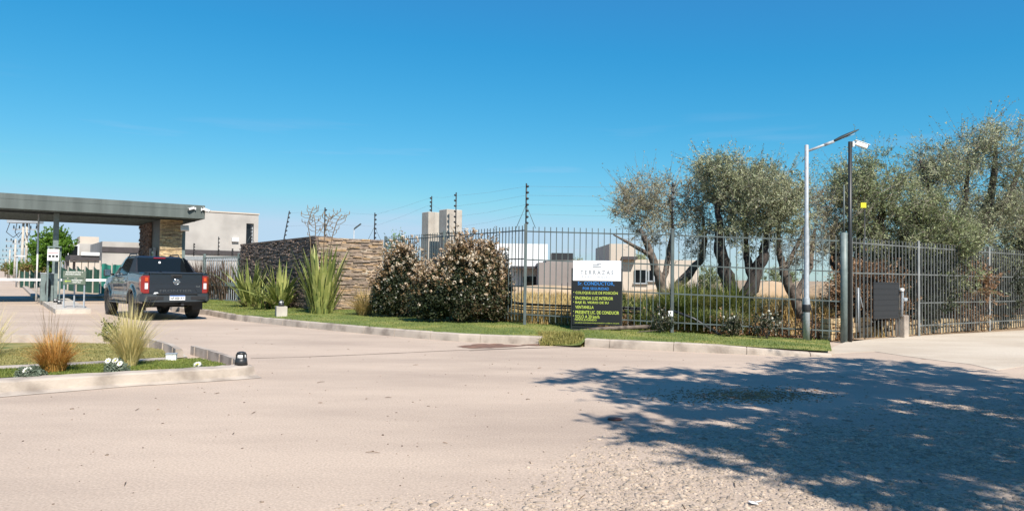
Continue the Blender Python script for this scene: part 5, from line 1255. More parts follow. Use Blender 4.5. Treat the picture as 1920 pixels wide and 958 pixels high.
# dense olive
b = P(1392, 612, 19.8)
crown_tree('olive_tree', 'dense olive tree with a thick black V-shaped trunk left of the silver lamp', 'tree', b,
 [LM(b, (1392, 616, 19.8, .24), (1384, 580, 19.8, .22), (1364, 530, 19.8, .20), (1352, 470, 19.7, .17), (1350, 420, 19.7, .10), (1340, 370, 19.7, .05)),
  LM(b, (1386, 585, 19.8, .20), (1412, 530, 19.8, .19), (1432, 480, 19.9, .15), (1440, 430, 20, .09), (1445, 380, 20, .05)),
  LM(b, (1412, 530, 19.8, .12), (1400, 480, 20.1, .10), (1396, 420, 20.2, .06))],
 [EL(b, 1425, 370, 19.9, 74, 1.7, 62, 6), EL(b, 1350, 350, 19.8, 46, 1.3, 54, 2), EL(b, 1468, 400, 20, 40, 1.2, 58, 1.6), EL(b, 1330, 320, 19.8, 28, .8, 26, .6), EL(b, 1400, 430, 19.9, 75, 1.3, 40, 2.4), EL(b, 1388, 365, 19.5, 50, 1.2, 60, 2)],
 450, 120, .34, (.08, .024), M['olive'], M['bark'], 'olive trees behind the railing', twigs=10, seed=5, surf=2.6)
b = P(1512, 612, 20.2)
crown_tree('olive_tree', 'thin leaning olive directly behind the silver lamp post, black trunk', 'tree', b,
 [LM(b, (1512, 616, 20.2, .18), (1492, 560, 20.2, .15), (1470, 510, 20.2, .12), (1458, 470, 20.3, .08), (1462, 420, 20.3, .04)), LM(b, (1492, 560, 20.2, .10), (1518, 500, 20.5, .08), (1528, 430, 20.6, .04)), LM(b, (1470, 510, 20.2, .08), (1500, 450, 20.5, .05), (1520, 400, 20.5, .03))],
 [EL(b, 1520, 390, 20.6, 32, 1.0, 60, 1.4), EL(b, 1500, 470, 20.5, 48, 1.0, 40, 1.2), EL(b, 1545, 440, 20.8, 30, .8, 50, 1)],
 130, 40, .34, (.07, .02), M['olivepale'], M['barklight'], 'olive trees behind the railing', twigs=10, seed=8, gap=.1)
# dark grove on the right
b = P(1660, 606, 20.8)
crown_tree('grove_tree', 'dark leaning tree right of the slender black camera pole', 'tree', b,
 [LM(b, (1660, 612, 20.8, .34), (1625, 570, 20.8, .32), (1590, 530, 20.8, .26), (1566, 490, 20.8, .16), (1560, 430, 20.8, .08)), LM(b, (1640, 590, 20.8, .30), (1640, 520, 20.9, .22), (1650, 450, 21, .14), (1655, 370, 21, .07)), LM(b, (1650, 540, 20.9, .2), (1690, 470, 21.2, .14), (1705, 400, 21.4, .07)), LM(b, (1600, 545, 20.8, .16), (1610, 470, 21, .12), (1618, 390, 21, .06))],
 [EL(b, 1625, 345, 20.9, 55, 1.8, 58, 3), EL(b, 1590, 380, 20.8, 42, 1.6, 60, 2.2), EL(b, 1675, 400, 21, 62, 1.9, 62, 3.2), EL(b, 1640, 450, 20.9, 84, 1.8, 40, 2.4), EL(b, 1675, 505, 21.2, 60, 1.2, 45, 2)],
 450, 100, .38, (.085, .026), M['olivedark'], M['bark'], 'dark grove trees right of the camera pole', twigs=10, seed=11)
b = P(1800, 596, 22.5)
crown_tree('grove_tree', 'tall open tree rising highest behind the pavement railing', 'tree', b,
 [LM(b, (1800, 602, 22.5, .34), (1798, 540, 22.5, .28), (1775, 460, 22.5, .18), (1750, 380, 22.4, .10), (1725, 300, 22.3, .04)), LM(b, (1798, 540, 22.5, .26), (1830, 450, 22.6, .18), (1862, 350, 22.6, .11), (1870, 250, 22.6, .04)), LM(b, (1830, 450, 22.6, .14), (1885, 380, 22.8, .10), (1920, 300, 22.8, .05)), LM(b, (1775, 460, 22.5, .14), (1810, 380, 22.5, .08), (1815, 300, 22.5, .04))],
 [EL(b, 1858, 285, 22.6, 62, 1.9, 58, 3.2), EL(b, 1790, 320, 22.5, 55, 1.8, 55, 2.2), EL(b, 1735, 330, 22.4, 34, 1.4, 60, 1.2), EL(b, 1880, 390, 22.8, 66, 1.9, 66, 3), EL(b, 1800, 420, 22.5, 78, 1.9, 52, 3), EL(b, 1820, 500, 22.7, 90, 1.2, 55, 3)],
 560, 84, .42, (.09, .028), M['olive'], M['bark'], 'dark grove trees right of the camera pole', twigs=10, seed=13, gap=.12)
b = P(1740, 600, 20.6)
crown_tree('grove_tree', 'low bushy tree between the two dark grove trees, filling the gap', 'tree', b,
 [LM(b, (1740, 606, 20.6, .2), (1738, 540, 20.6, .16), (1730, 470, 20.6, .1), (1725, 420, 20.6, .05)), LM(b, (1738, 540, 20.6, .13), (1765, 480, 20.7, .08), (1775, 430, 20.7, .04))],
 [EL(b, 1735, 410, 20.6, 50, 1.4, 50, 2), EL(b, 1770, 460, 20.7, 60, 1.5, 42, 2.2), EL(b, 1712, 470, 20.7, 40, 1.2, 50, 1.2), EL(b, 1760, 520, 20.8, 70, 1.2, 60, 1.6)],
 330, 110, .30, (.085, .028), M['olivedark'], M['bark'], 'dark grove trees right of the camera pole', twigs=10, seed=17)
b = P(1930, 590, 24)
crown_tree('grove_tree', 'dense tree at the right edge of the view behind the railing', 'tree', b,
 [LM(b, (1930, 600, 24, .3), (1925, 530, 24, .25), (1915, 440, 24, .14), (1900, 360, 24, .06)), LM(b, (1925, 530, 24, .2), (1960, 440, 24.2, .12), (1980, 350, 24.4, .05))],
 [EL(b, 1915, 440, 24, 60, 1.7, 62, 3), EL(b, 1960, 360, 24.4, 60, 1.8, 70, 2.4), EL(b, 1860, 510, 23.6, 60, 1.2, 48, 1.6), EL(b, 1960, 520, 24, 60, 1.4, 60, 1.4)],
 330, 100, .36, (.09, .03), M['olivedark'], M['bark'], 'dark grove trees right of the camera pole', twigs=10, seed=19)
# undergrowth added to darken the space behind the pavement railing: shrubs, each its own
for i, (px, Y, h_, wd_, lb) in enumerate(((1625, 19.2, 1.5, .7, 'brown dried shrub behind the ribbed sheet panel'), (1700, 20.0, 1.9, .9, 'dark shrub behind the railing right of the sheet panel'), (1772, 21.2, 1.8, .9, 'brown dried shrub in the middle behind the pavement railing'), (1842, 22.6, 1.8, 1.0, 'dark shrub behind the railing left of the view edge'), (1912, 24.0, 1.9, 1.0, 'brown dried shrub behind the railing at the view edge'))):
    b = gxy(px, Y); b.z = 0
    crown_tree('shrub', lb, 'shrub', b, [[(0, 0, 0, .05), (.1, 0, .5, .04), (.15, .1, 1.0, .02)], [(0, 0, 0, .04), (-.2, 0, .6, .03), (-.3, .1, 1.1, .015)]], [((0, 0, h_ * .62), (wd_ * 1.35, .8, h_ * .62), 1)], 260, 130, .28, (.09, .04), M['shade_leaf'] if i % 2 else M['deadvine'], M['bark'], 'shrubs behind the pavement railing', twigs=9, seed=40 + i)
# big tree beside the camera whose shade falls on the road and gravel
shp = [(1030, 706), (1150, 690), (1350, 689), (1560, 672), (1700, 677), (1800, 690), (1925, 712)]
sg = [G(*p) for p in shp] + [Vector((9.5, 9.0, 0)), Vector((10.5, 5, 0)), Vector((9, 1.5, 0)), Vector((4.5, 1.6, 0)), Vector((3.0, 3.1, 0))] + [G(1500, 945), G(1300, 880), G(1200, 835), G(1115, 790)]
rd = random.Random(4); cl = []
bt_ = Vector((8.9, 1.0, 0))
sdir = Vector((SUNDIR.x / SUNDIR.z, SUNDIR.y / SUNDIR.z, 0))
def zc(g_): return 5.3 + 1.2 * noise.noise(Vector((g_.x * .3, g_.y * .3, 2)))
while len(cl) < 1080:
    g_ = Vector((rd.uniform(.2, 11), rd.uniform(1.5, 14.5), 0))
    if not inpoly(g_.x, g_.y, sg): continue
    dd = min((g_ - sg[i].lerp(sg[(i + 1) % len(sg)], f)).length for i in range(len(sg)) for f in (0, .25, .5, .75))
    if rd.random() > .22 + dd / 1.6: continue
    if noise.noise(g_ * 1.1) < -.22 and dd < 2.4 and g_.x < 2.3: continue
    h = 5.0 + rd.uniform(-.9, 2.0); top_ = g_ + sdir * h + Vector((0, 0, h))
    # keep clear of the picture itself
    dz = CR.transposed() @ (top_ - Vector((0, 0, CAMZ)))
    k = 0
    while dz.z < 0 and abs(dz.x / dz.z) < .80 and abs(dz.y / dz.z) < .47 and k < 12: h += .7; top_ = g_ + sdir * h + Vector((0, 0, h)); dz = CR.transposed() @ (top_ - Vector((0, 0, CAMZ))); k += 1
    cl.append(top_ - bt_)
ctr = sum(cl, Vector()) / len(cl)
limb = lambda q, r_: [(0, 0, 2.2, .26), (q.x * .25, q.y * .25, 3.6, .2), (q.x * .6, q.y * .6, q.z * .8, .12), (q.x * .95, q.y * .95, q.z * .95, .05)]
far = sorted(cl, key=lambda q: -q.length); pick = []
for q in far:
    if all((q - p).length > 2.6 for p in pick): pick.append(q)
    if len(pick) > 8: break
crown_tree('shade_tree', 'large tree beside the camera, known by its leafy shadow on the road', 'tree', bt_, [[(0, 0, 0, .42), (0, 0, 1.2, .34), (0, .1, 2.4, .28), (ctr.x * .3, ctr.y * .3, 3.8, .2)]] + [limb(q, .1) for q in pick], None, 0, 84, .40, (.15, .055), M['olive'], M['bark'], twigs=12, seed=23, pts_override=cl, kwig=1.4)
rng = np.random.default_rng(99)
# round bright tree and bronze saplings down the street
b = gxy(97, 56)
crown_tree('round_tree', 'bright green round-headed tree behind the canopy column', 'tree', b, [[(0, 0, 0, .16), (0, 0, 1.6, .13), (.2, 0, 3.0, .06)], [(0, 0, 1.5, .1), (-.8, .1, 2.6, .06), (-1.0, 0, 3.4, .03)]],
 [((0, 0, 2.9), (1.55, 1.5, 1.75), 4), ((.5, 0, 3.7), (.8, .9, .9), 1), ((-.7, 0, 2.6), (.9, .9, 1.0), 1)], 300, 120, .26, (.13, .10), M['brightleaf'], M['bark'], twigs=8, seed=29)
for i, (px, Y, h_, mm, lb) in enumerate(((62, 62, 2.3, 'bronze', 'bronze-leaved sapling left of the round tree'), (78, 60, 1.9, 'bronze', 'small bronze sapling nearest the round tree'), (48, 70, 2.0, 'brightleaf', 'small green tree behind the transformer pole'), (30, 90, 2.4, 'brightleaf', 'small green tree far down the street'), (14, 120, 2.6, 'bronze', 'farthest small tree at the street end'))):
    b = gxy(px, Y); crown_tree('sapling', lb, 'tree', b, [[(0, 0, 0, .06), (0, 0, 1.0, .05), (.1, 0, h_ * .8, .02)]], [((0, 0, h_ * .68), (h_ * .42, h_ * .4, h_ * .4), 1)], 90, 60, .22, (.13, .08), M[mm], M['barklight'], 'young trees along the street', twigs=7, seed=31 + i)
for i, (px, Y, pt, wd_, lb) in enumerate(((1082, 60, 487, 14, 'green bush behind the roof box of the taupe house'), (1196, 52, 478, 26, 'dark green bush left of the beige house front'), (1160, 54, 490, 22, 'lower green bush behind the notice board top'), (742, 48, 440, 24, 'wispy green treetop above the railing left of the pillars'), (1330, 70, 500, 30, 'distant bush between the two olive trees'), (1465, 75, 500, 40, 'distant dark bush behind the olive trees'), (1600, 75, 505, 50, 'distant bush behind the corner post'))):
    b = gxy(px, Y); top_ = P(px, pt, Y).z; crown_tree('bush', lb, 'bush', b, [[(0, 0, 0, .08), (0, 0, top_ * .5, .05), (0, .1, top_ * .8, .02)]], [((0, 0, top_ * .62), (wd_ * Y / FPX, 1.5, top_ * .38), 1)], 110, 60 if i != 3 else 14, .3, (.15, .07), M['olivedark'] if i != 3 else M['brightleaf'], M['bark'], 'bushes and treetops beyond the railing', twigs=7, seed=50 + i)
# ---- flowering hedge: two lobes, dark leaves, cream blossom on the upper side
def hedge(label, base, lobes, nleaf, nfl, seed):
    t = thing('flowering_hedge', label, 'hedge', base, 0, 'flowering hedge bushes'); r_ = np.random.default_rng(seed); global rng; rng = r_
    mb = MB()
    for k in range(9):
        a = r_.uniform(-1, 1); mb.tube([(a * .5, 0, 0), (a * .8, r_.uniform(-.2, .2), .6), (a * 1.0, r_.uniform(-.3, .3), 1.3)], [.025, .018, .008], 5)
    mb.build('stems', M['bark'], t)
    C = []; Fl = []
    tot = sum(l[2] for l in lobes)
    for c, rd_, w_ in lobes:
        n = int(nleaf * w_ / tot); v = unit(r_.normal(size=(n, 3))); rr = r_.uniform(.35, 1, (n, 1)) ** .45
        p = v * rr; lump = np.array([1 + .30 * noise.noise(Vector(q) * 3.1 + Vector((seed, 0, 0))) for q in v])[:, None]
        C.append(np.array(c) + p * lump * np.array(rd_))
        n = int(nfl * w_ / tot); v = unit(r_.normal(size=(n * 3, 3))); v = v[v[:, 2] > -.35]; zz = c[2] + v[:, 2] * rd_[2]; keep = r_.random(len(v)) < np.clip((zz - .95) * .75, .02, .8) * (.95 if seed == 62 else .6); v = v[keep]
        lump = np.array([1 + .30 * noise.noise(Vector(q) * 3.1 + Vector((seed, 0, 0))) for q in v])[:, None]
        Fl.append(np.array(c) + v * lump * np.array(rd_) * 1.0)
    C = np.concatenate(C); C = C[C[:, 2] > .02]
    top_ = r_.random(len(C)) < np.clip((C[:, 2] - 1.1) * .35, .02, .28)
    np_quads('leaves', leafquads(C[~top_], .075, .04), M['hedge'], t); np_quads('leaves', leafquads(C[top_], .07, .038), M['hedgerust'], t)
    # upright shoots breaking the outline
    sh = []
    for c, rd_, w_ in lobes:
        n = int(60 * w_); v = unit(r_.normal(size=(n, 3)) + np.array([0, 0, .8])); v = v[v[:, 2] > 0]; q = np.array(c) + v * np.array(rd_) * .92; e = q + (v + np.array([0, 0, .7])) * r_.uniform(.08, .30, (len(q), 1)); sh.append((q, e))
    A_ = np.concatenate([s[0] for s in sh]); B_ = np.concatenate([s[1] for s in sh]); np_quads('shoots', sticks(A_, B_, .006), M['bark'], t)
    idx = np.repeat(np.arange(len(A_)), 9); f = r_.uniform(.1, 1.1, len(idx))[:, None]; np_quads('leaves', leafquads(A_[idx] * (1 - f) + B_[idx] * f + r_.normal(size=(len(idx), 3)) * .02, .07, .035), M['hedgerust'], t)
    Fc = np.concatenate(Fl + [B_[r_.random(len(B_)) < .35]]); Fc = Fc[Fc[:, 2] > .1]
    idx = np.repeat(np.arange(len(Fc)), 13); r2 = r_.normal(size=(len(idx), 3)); np_quads('blossoms', leafquads(Fc[idx] + unit(r2) * .038, .052, .044), M['petal'], t)
    return t
hb = P(765, 590, 21.0); hz_ = soil(hb.x)
hedge('left lobe of the dark hedge with cream blossoms, next to the stone wall', (hb.x, 20.75, hz_), [((-.15, 0, .72), (.78, .6, .80), 3), ((-.2, .1, 1.35), (.48, .5, .5), 2), ((.42, -.1, .58), (.55, .5, .66), 1.8), ((-.75, 0, .5), (.3, .4, .55), .6), ((-.45, 0, .55), (.5, .5, .6), 1.2), ((-.12, .1, 1.68), (.2, .3, .3), .4)], 34000, 430, 61)
hb = P(874, 595, 18.75)
hedge('right, larger lobe of the dark hedge covered in cream blossoms, near the pillars', (hb.x, 18.75, soil(hb.x)), [((0, 0, .75), (1.05, .62, .85), 5), ((-.12, .1, 1.4), (.5, .5, .56), 2.2), ((.48, .0, 1.3), (.48, .45, .55), 1.8), ((-.78, .1, .62), (.50, .5, .72), 1.5), ((-1.15, .2, .5), (.4, .45, .6), 1.1), ((.95, 0, .75), (.25, .35, .6), .6), ((.70, -.1, .58), (.42, .45, .62), 1.2), ((.58, .1, 1.75), (.16, .2, .30), .3), ((-.15, .1, 1.84), (.2, .2, .26), .3)], 56000, 900, 62)
rng = np.random.default_rng(70)
# ---- blades: flax, tufts, reeds
def blades(n, base_r, length, width, leanmax, curl, seg=5, seed=0, up=1.0, twist=.4, zc_=0.0, minl=.5):
    r_ = np.random.default_rng(seed); out = []
    for i in range(n):
        a = r_.uniform(0, 2 * np.pi); b0 = np.array([math.cos(a), math.sin(a), 0]) * base_r * r_.random() ** .5; ln = length * r_.uniform(minl, 1.0); le = leanmax * r_.random() ** .8; dirh = np.array([math.cos(a + r_.normal() * .4), math.sin(a + r_.normal() * .4), 0])
        s = np.array([-dirh[1], dirh[0], 0]) + r_.normal(size=3) * twist * .4; s /= np.linalg.norm(s); w_ = width * r_.uniform(.7, 1.2); p = b0.copy(); p[2] += zc_; th_ = le * .5; prev = None
        for k in range(seg + 1):
            f = k / seg; ww = w_ * (1 - f) ** .55 * (0.55 + .45 * min(1, f * 4)) if k < seg else w_ * .04; L0, R0 = p - s * ww / 2, p + s * ww / 2
            if prev is not None: out.append([prev[0], prev[1], R0, L0])
            prev = (L0, R0); d = dirh * math.sin(th_) + np.array([0, 0, math.cos(th_)]) * up; p = p + d * ln / seg; th_ += le * curl / seg
    return np.array(out)
def tuft(name, label, cat, loc_, parts, group=None):
    t = thing(name, label, cat, loc_, random.uniform(0, 6), group)
    for pn, V, m_ in parts: np_quads(pn, V, m_, t)
    return t
def foot(px, py, Y): q = P(px, py, Y); return Vector((q.x, Y, lawn_at(q.x, Y) - .01))
tuft('flax_plant', 'tallest flax clump with broad yellow-green leaves at the wall corner', 'flax plant', foot(603, 582, 22.0), [('leaves', blades(130, .28, 2.3, .14, .60, .45, seed=1, minl=.35), M['flax']), ('leaves', blades(60, .36, 1.3, .08, .9, .5, seed=2), M['flax']), ('dead_leaves', blades(30, .22, .7, .05, 1.3, 1.2, seed=3), M['flaxdead'])], 'flax plants before the stone wall')
tuft('flax_plant', 'leftmost flax clump beside the gate end of the wall', 'flax plant', foot(469, 570, 26.0), [('leaves', blades(85, .28, 1.85, .11, 1.15, .7, seed=4, minl=.5), M['flax']), ('dead_leaves', blades(50, .25, .8, .05, 1.4, 1.3, seed=5), M['flaxdead'])], 'flax plants before the stone wall')
tuft('flax_plant', 'spreading flax clump in the middle of the dark wall side', 'flax plant', foot(524, 575, 24.4), [('leaves', blades(90, .28, 1.8, .11, 1.35, .8, seed=6, minl=.5), M['flax']), ('dead_leaves', blades(60, .25, .8, .05, 1.4, 1.3, seed=7), M['flaxdead'])], 'flax plants before the stone wall')
tuft('flax_plant', 'lowest flax clump between the two spreading ones', 'flax plant', foot(494, 577, 24.4), [('leaves', blades(70, .3, 1.05, .07, 1.2, .8, seed=8), M['flax']), ('dead_leaves', blades(30, .2, .5, .05, 1.4, 1.3, seed=9), M['flaxdead'])], 'flax plants before the stone wall')
# dry flower stalks of the big flax
def stalk(label, pts_, Y, seed):
    r_ = random.Random(seed); q = [P(px, py, Y) for px, py in pts_]; b = q[0].copy(); mb = MB(); mb.tube([v - b for v in q], [.02] + [.014] * (len(q) - 1), 6); t = thing('flower_stalk', label, 'stalk', b, 0, 'dry flax flower stalks')
    mb.build('stem', M['flaxdead'], t); mb = MB(); n = len(q)
    for k in range(12):
        f = .45 + .55 * k / 12; i = min(n - 2, int(f * (n - 1))); p = q[i].lerp(q[i + 1], f * (n - 1) - i) - b; s_ = 1 if k % 2 else -1
        e = p + Vector((s_ * r_.uniform(.10, .28), r_.uniform(-.1, .1), r_.uniform(.0, .16))); mb.tube([p, (p + e) / 2 - Vector((0, 0, .03)), e], .008, 4); mb.tube([e, e + Vector((s_ * .01, 0, .10))], [.014, .006], 4)
    mb.build('seed_branches', M['flaxdead'], t)
stalk('branching dry stalk above the wall corner, leftmost', [(584, 520), (582, 450), (577, 420), (583, 400), (588, 388)], 23.4, 1)
stalk('short branching dry stalk just left of the wall corner mast', [(592, 520), (591, 450), (592, 425), (588, 402)], 23.35, 2)
stalk('curved dry stalk right of the wall corner mast', [(606, 560), (607, 460), (610, 430), (616, 412), (625, 404)], 22.3, 3)
stalk('rightmost dry stalk leaning right over the stone wall', [(612, 560), (618, 470), (624, 440), (632, 415), (641, 402)], 22.2, 4)
# grass tufts
tuft('grass_tuft', 'straw-coloured grass tuft at the foot of the stone wall', 'grass tuft', foot(684, 584, 21.5), [('blades', blades(700, .22, 1.0, .014, 1.2, 1.3, 5, seed=12, minl=.35), M['drygrass'])], 'ornamental grass tufts')
q = G(101, 697, .12); tuft('grass_tuft', 'orange-brown grass tuft on the foreground island', 'grass tuft', q, [('blades', blades(900, .12, .60, .009, .95, 1.6, 6, seed=13, minl=.4), M['orangegrass']), ('seed_stems', blades(60, .08, .85, .004, .75, .5, 5, seed=14, minl=.7), M['flaxdead'])], 'ornamental grass tufts')
q = G(243, 687, .12); tuft('grass_tuft', 'tall pale straw grass tuft beside the daisy bush on the island', 'grass tuft', q, [('blades', blades(900, .09, .84, .008, .75, 1.4, 6, seed=15, minl=.4), M['palegrass']), ('seed_stems', blades(110, .07, 1.08, .007, .95, 1.3, 6, seed=16, minl=.75), M['palegrass'])], 'ornamental grass tufts')
q = G(-25, 668, .12); tuft('grass_tuft', 'pale feathery grass tuft cut by the left edge of the view', 'grass tuft', q, [('blades', blades(260, .15, .9, .006, 1.2, 1.0, 5, seed=17, minl=.5), M['palegrass'])], 'ornamental grass tufts')
# thin wiry stems in front of the cabinet
q = G(93, 640, .1); tuft('wiry_plant', 'thin wiry bare plant behind the orange tuft', 'plant', q, [('stems', blades(26, .1, 1.0, .006, .8, .3, 4, seed=18, minl=.5), M['flaxdead'])])
# daisies
def daisy(label, p, rx, rz_, nfl, seed):
    r_ = np.random.default_rng(seed); global rng; rng = r_; t = thing('daisy_plant', label, 'daisy plant', p, 0, 'white daisy plants on the island'); n = int(2400 * rx / .14)
    v = unit(r_.normal(size=(n, 3))); v[:, 2] = abs(v[:, 2]); C = v * r_.uniform(.3, 1, (n, 1)) ** .5 * np.array([rx, rx * .8, rz_]) * (1 + .2 * np.sin(v[:, :1] * 9)); np_quads('leaves', leafquads(C, .035, .012, -.4), M['silver'], t)
    for k in range(nfl):
        a = r_.uniform(-1, 1); c = Vector((a * rx * .7, -rx * .5 * r_.uniform(.5, 1), rz_ * r_.uniform(.6, 1.05))); mb = MB(); Mx = Matrix.Translation(c) @ Matrix.Rotation(R(55), 4, 'X')
        for j in range(11):
            an = j * 2 * math.pi / 11; d = Vector((math.cos(an), math.sin(an), .12)); s = Vector((-d.y, d.x, 0)); mb.quad(*[Mx @ x for x in (d * .004, d * .024 + s * .011, d * .044, d * .024 - s * .011)])
        f_ = mb.build('flower', M['petalw'], t, fix=False); mb = MB(); mb.lathe([(.012, 0), (.01, .006), (0, .009)], Mx, 8); mb.build('flower_centre', M['yellow'], f_)
daisy('silver-leaved daisy bush with two white flowers at the left edge', G(56, 708, .12), .17, .13, 2, 81)
daisy('silver-leaved daisy bush with three white flowers beside the straw tuft', G(217, 698, .12), .15, .17, 3, 82)
daisy('tiny daisy plant with two white flowers near the kerb tip', G(370, 688, .12), .06, .05, 2, 83)
# rose sprig on the island back edge and roses at the railing foot
def rose(label, base, h_, wd_, nfl, seed, name='rose_bush'):
    crown_ = crown_tree(name, label, 'rose bush', base, [[(0, 0, 0, .012), (.05, 0, h_ * .5, .01), (.1, 0, h_ * .9, .005)], [(0, 0, 0, .012), (-.1, .05, h_ * .6, .008)]], [((0, 0, h_ * .55), (wd_, wd_ * .8, h_ * .5), 1)], 34, 50, .10, (.05, .032), M['hedge'] if name == 'rose_bush' else M['greengrass'], M['bark'], 'rose bushes at the railing foot' if name == 'rose_bush' else None, twigs=6, seed=seed, kwig=.5)
    r_ = np.random.default_rng(seed)
    for k in range(nfl):
        c = Vector((r_.uniform(-1, 1) * wd_, -wd_ * r_.uniform(.3, .9), h_ * r_.uniform(.55, 1.0))); V = leafquads(np.array(c[:])[None].repeat(22, 0) + unit(r_.normal(size=(22, 3))) * .016, .032, .028); np_quads('flower', V, M['petalw'], crown_)
for i, (px, Y, h_, wd_, n_, lb) in enumerate(((1238, 16.75, .6, .3, 2, 'dark rose bush below the white junction box'), (1372, 16.5, .5, .26, 3, 'rose bush midway between the box and the lamp post'), (1438, 16.35, .7, .36, 5, 'fullest rose bush with cream blooms left of the lamp post'))):
    q = P(px, 620, Y); rose(lb, Vector((q.x, Y, soil(q.x) - .02)), h_, wd_, n_, 90 + i)
q = G(208, 645, .1); rose('small green rose sprig leaning on the back edge of the island', q, .32, .16, 3, 95, 'rose_sprig')
rng = np.random.default_rng(120)
# ---- dark bronze reeds behind the gate
for i, f in enumerate((.08, .3, .52, .75, .95)):
    p = gateL.lerp(gateR, f) + HD * (1.2 + .3 * (i % 2)); lb = ['reed clump behind the gate next to the pickup', 'second reed clump from the pickup behind the gate', 'middle reed clump behind the barred gate', 'reed clump left of the last one behind the gate', 'reed clump behind the gate nearest the stone wall'][i]
    tuft('reed_clump', 'dark bronze ' + lb, 'reeds', (p.x, p.y, .1), [('leaves', blades(150, .4, 2.1, .06, .75, .7, 5, seed=130 + i, minl=.5), M['reed'])], 'bronze reeds behind the gate')
# ---- masses nobody could count
M['drylawn'] = leafmat('half dry lawn blades', [(.12, .14, .035), (.26, .25, .08), (.40, .34, .14), (.20, .22, .06)], .25)
M['gapgrass'] = leafmat('gap grass', [(.16, .17, .04), (.30, .28, .08), (.42, .34, .13)], .25)
def scatter_blades(name, label, pts_, h_, wd_, mt, lean=.5, seed=0, cat='grass'):
    r_ = np.random.default_rng(seed); n = len(pts_); p = np.array(pts_); a = r_.uniform(0, 6.283, n); d = np.stack([np.cos(a), np.sin(a), np.zeros(n)], 1); s = np.stack([-d[:, 1], d[:, 0], np.zeros(n)], 1) * (wd_ * r_.uniform(.6, 1.3, n))[:, None]
    hh = (np.array(h_) if hasattr(h_, '__len__') else h_ * np.ones(n)) * r_.uniform(.5, 1.2, n); le = (lean * r_.random(n))[:, None]
    m1 = p + np.array([0, 0, 1]) * (hh * .55)[:, None] + d * le * .3 * hh[:, None]; m2 = p + np.array([0, 0, 1]) * hh[:, None] * (1 - le * .3) + d * le * hh[:, None]
    V = np.concatenate([np.stack([p - s, p + s, m1 + s * .8, m1 - s * .8], 1), np.stack([m1 - s * .8, m1 + s * .8, m2 + s * .1, m2 - s * .1], 1)])
    o = np_quads(name, V, mt); return tag(o, label, cat, kind='stuff')
r_ = np.random.default_rng(5)
def fieldpts(n, y0, y1, x0, x1, dens=None):
    out = []
    while len(out) < n:
        Y = y0 + (y1 - y0) * r_.random() ** 1.5; u = r_.uniform(x0, x1); X = (u - 960) / FPX * Y
        fy = float(np.interp(X, [-4.3, .335, 3.8, 7.6], [24.6, 18.1, 17.25, 16.7])) + .25
        if Y < fy: continue
        if dens and not dens(X, Y, u): continue
        out.append((X, Y, soil(X) * max(0, 1 - (Y - fy) / 8) - .02))
    return out
pt = fieldpts(42000, 18, 60, 880, 1660, lambda X, Y, u: r_.random() < .25 + 1.2 * max(0, noise.noise(Vector((X * .5, Y * .3, 0))) + .25))
scatter_blades('dry_grass', 'tall dry golden grass covering the field behind the railing', pt, [.18 + .40 * min(1, (y - 16) / 9) for _, y, _ in pt], .02, M['drygrass'], .6, 1)
pt = fieldpts(24000, 17.6, 23, 1150, 1400, lambda X, Y, u: r_.random() < (1.0 if abs(u - 1325) < 62 else .3) * (noise.noise(Vector((X * 1.6, Y * 1.3, 4))) > -.05))
pt2 = fieldpts(14000, 21, 32, 1330, 1660); scatter_blades('dry_grass', 'tall ochre grass standing beyond the olive trunks', pt2, .85, .02, M['drygrass'], .6, 11)
scatter_blades('green_grass', 'long green grass growing wild between the olive trunks', pt, [(1.3 if abs(x / Y * FPX + 960 - 1325) < 62 else .95) * min(1, (Y - 16.6) / 2.6) * (.85 + .5 * noise.noise(Vector((x * 1.1, Y, 1)))) for x, Y, _ in pt], .02, M['greengrass'], 1.2, 2)
pt = fieldpts(9000, 16.9, 18.6, 1160, 1600, lambda X, Y, u: noise.noise(Vector((X * 2.2, Y, 9))) > -.3)
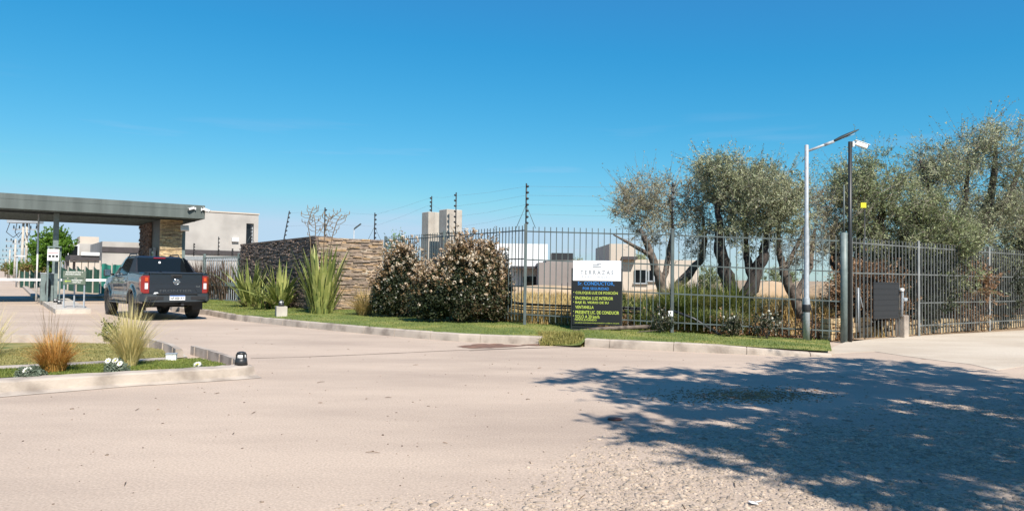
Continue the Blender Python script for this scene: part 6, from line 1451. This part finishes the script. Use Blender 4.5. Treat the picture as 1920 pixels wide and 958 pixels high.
V = leafquads(np.array([(x, y, z + abs(r_.normal()) * .20 + .02) for x, y, z in pt]), .06, .04); tag(np_quads('dead_leaves', V, M['deadvine']), 'brown dead creeper and fallen leaves along the railing foot', 'leaves', kind='stuff')
pt = fieldpts(5000, 17.4, 19.5, 930, 1100); scatter_blades('dry_grass', 'low matted dry grass at the foot of the railing left of the board', pt, .38, .014, M['drygrass'], .9, 3)
# lawn blades
pt = []
while len(pt) < 26000:
    i = r_.integers(0, len(LAWN) - 1); j = r_.integers(0, 18); f, g_ = r_.random(2); a, b, c = LAWN[i][j], LAWN[i + 1][j], LAWN[i][j + 1]
    q = a + (b - a) * f + (c - a) * g_
    pt.append((q.x, q.y, q.z - .005))
scatter_blades('lawn_grass', 'short green grass blades on the lawn before the railing', pt, .045, .006, M['lawngrass'], .9, 4)
pt = [(r_.uniform(gapx0 - .05, gapx1 + .05), KL[-1].y + r_.uniform(-.28, .7), .0) for _ in range(2600)]; pt = [(x, y, max(0, min(.16, (y - KL[-1].y + .2) * .3))) for x, y, _ in pt]
scatter_blades('overgrown_grass', 'straggly yellow-green grass spilling through the kerb gap', pt, .11, .006, M['gapgrass'], 1.0, 5)
def fillpoly(poly, n, z):
    xs = [p.x for p in poly]; ys_ = [p.y for p in poly]; out = []
    while len(out) < n:
        x, y = r_.uniform(max(-8, min(xs)), max(xs)), r_.uniform(min(ys_), max(ys_))
        if inpoly(x, y, poly): out.append((x, y, z))
    return out
scatter_blades('lawn_grass', 'short green turf blades on the near strip of the foreground island', fillpoly(isl_front + [gp(375, 672, .125), gp(330, 674, .125), gp(150, 684, .125), gp(0, 692, .125), gp(-260, 706, .125)], 16000, .125), .028, .004, M['lawngrass'], .9, 6)
scatter_blades('dry_turf_grass', 'dry yellowish turf blades on the back strip of the foreground island', fillpoly([gp(-260, 698, .125), gp(0, 686, .125), gp(150, 679, .125), gp(318, 670, .125), gp(305, 656, .125), gp(230, 646, .125), gp(140, 643, .125), gp(-260, 641, .125)], 26000, .12), .035, .004, M['drylawn'], 1.0, 7)
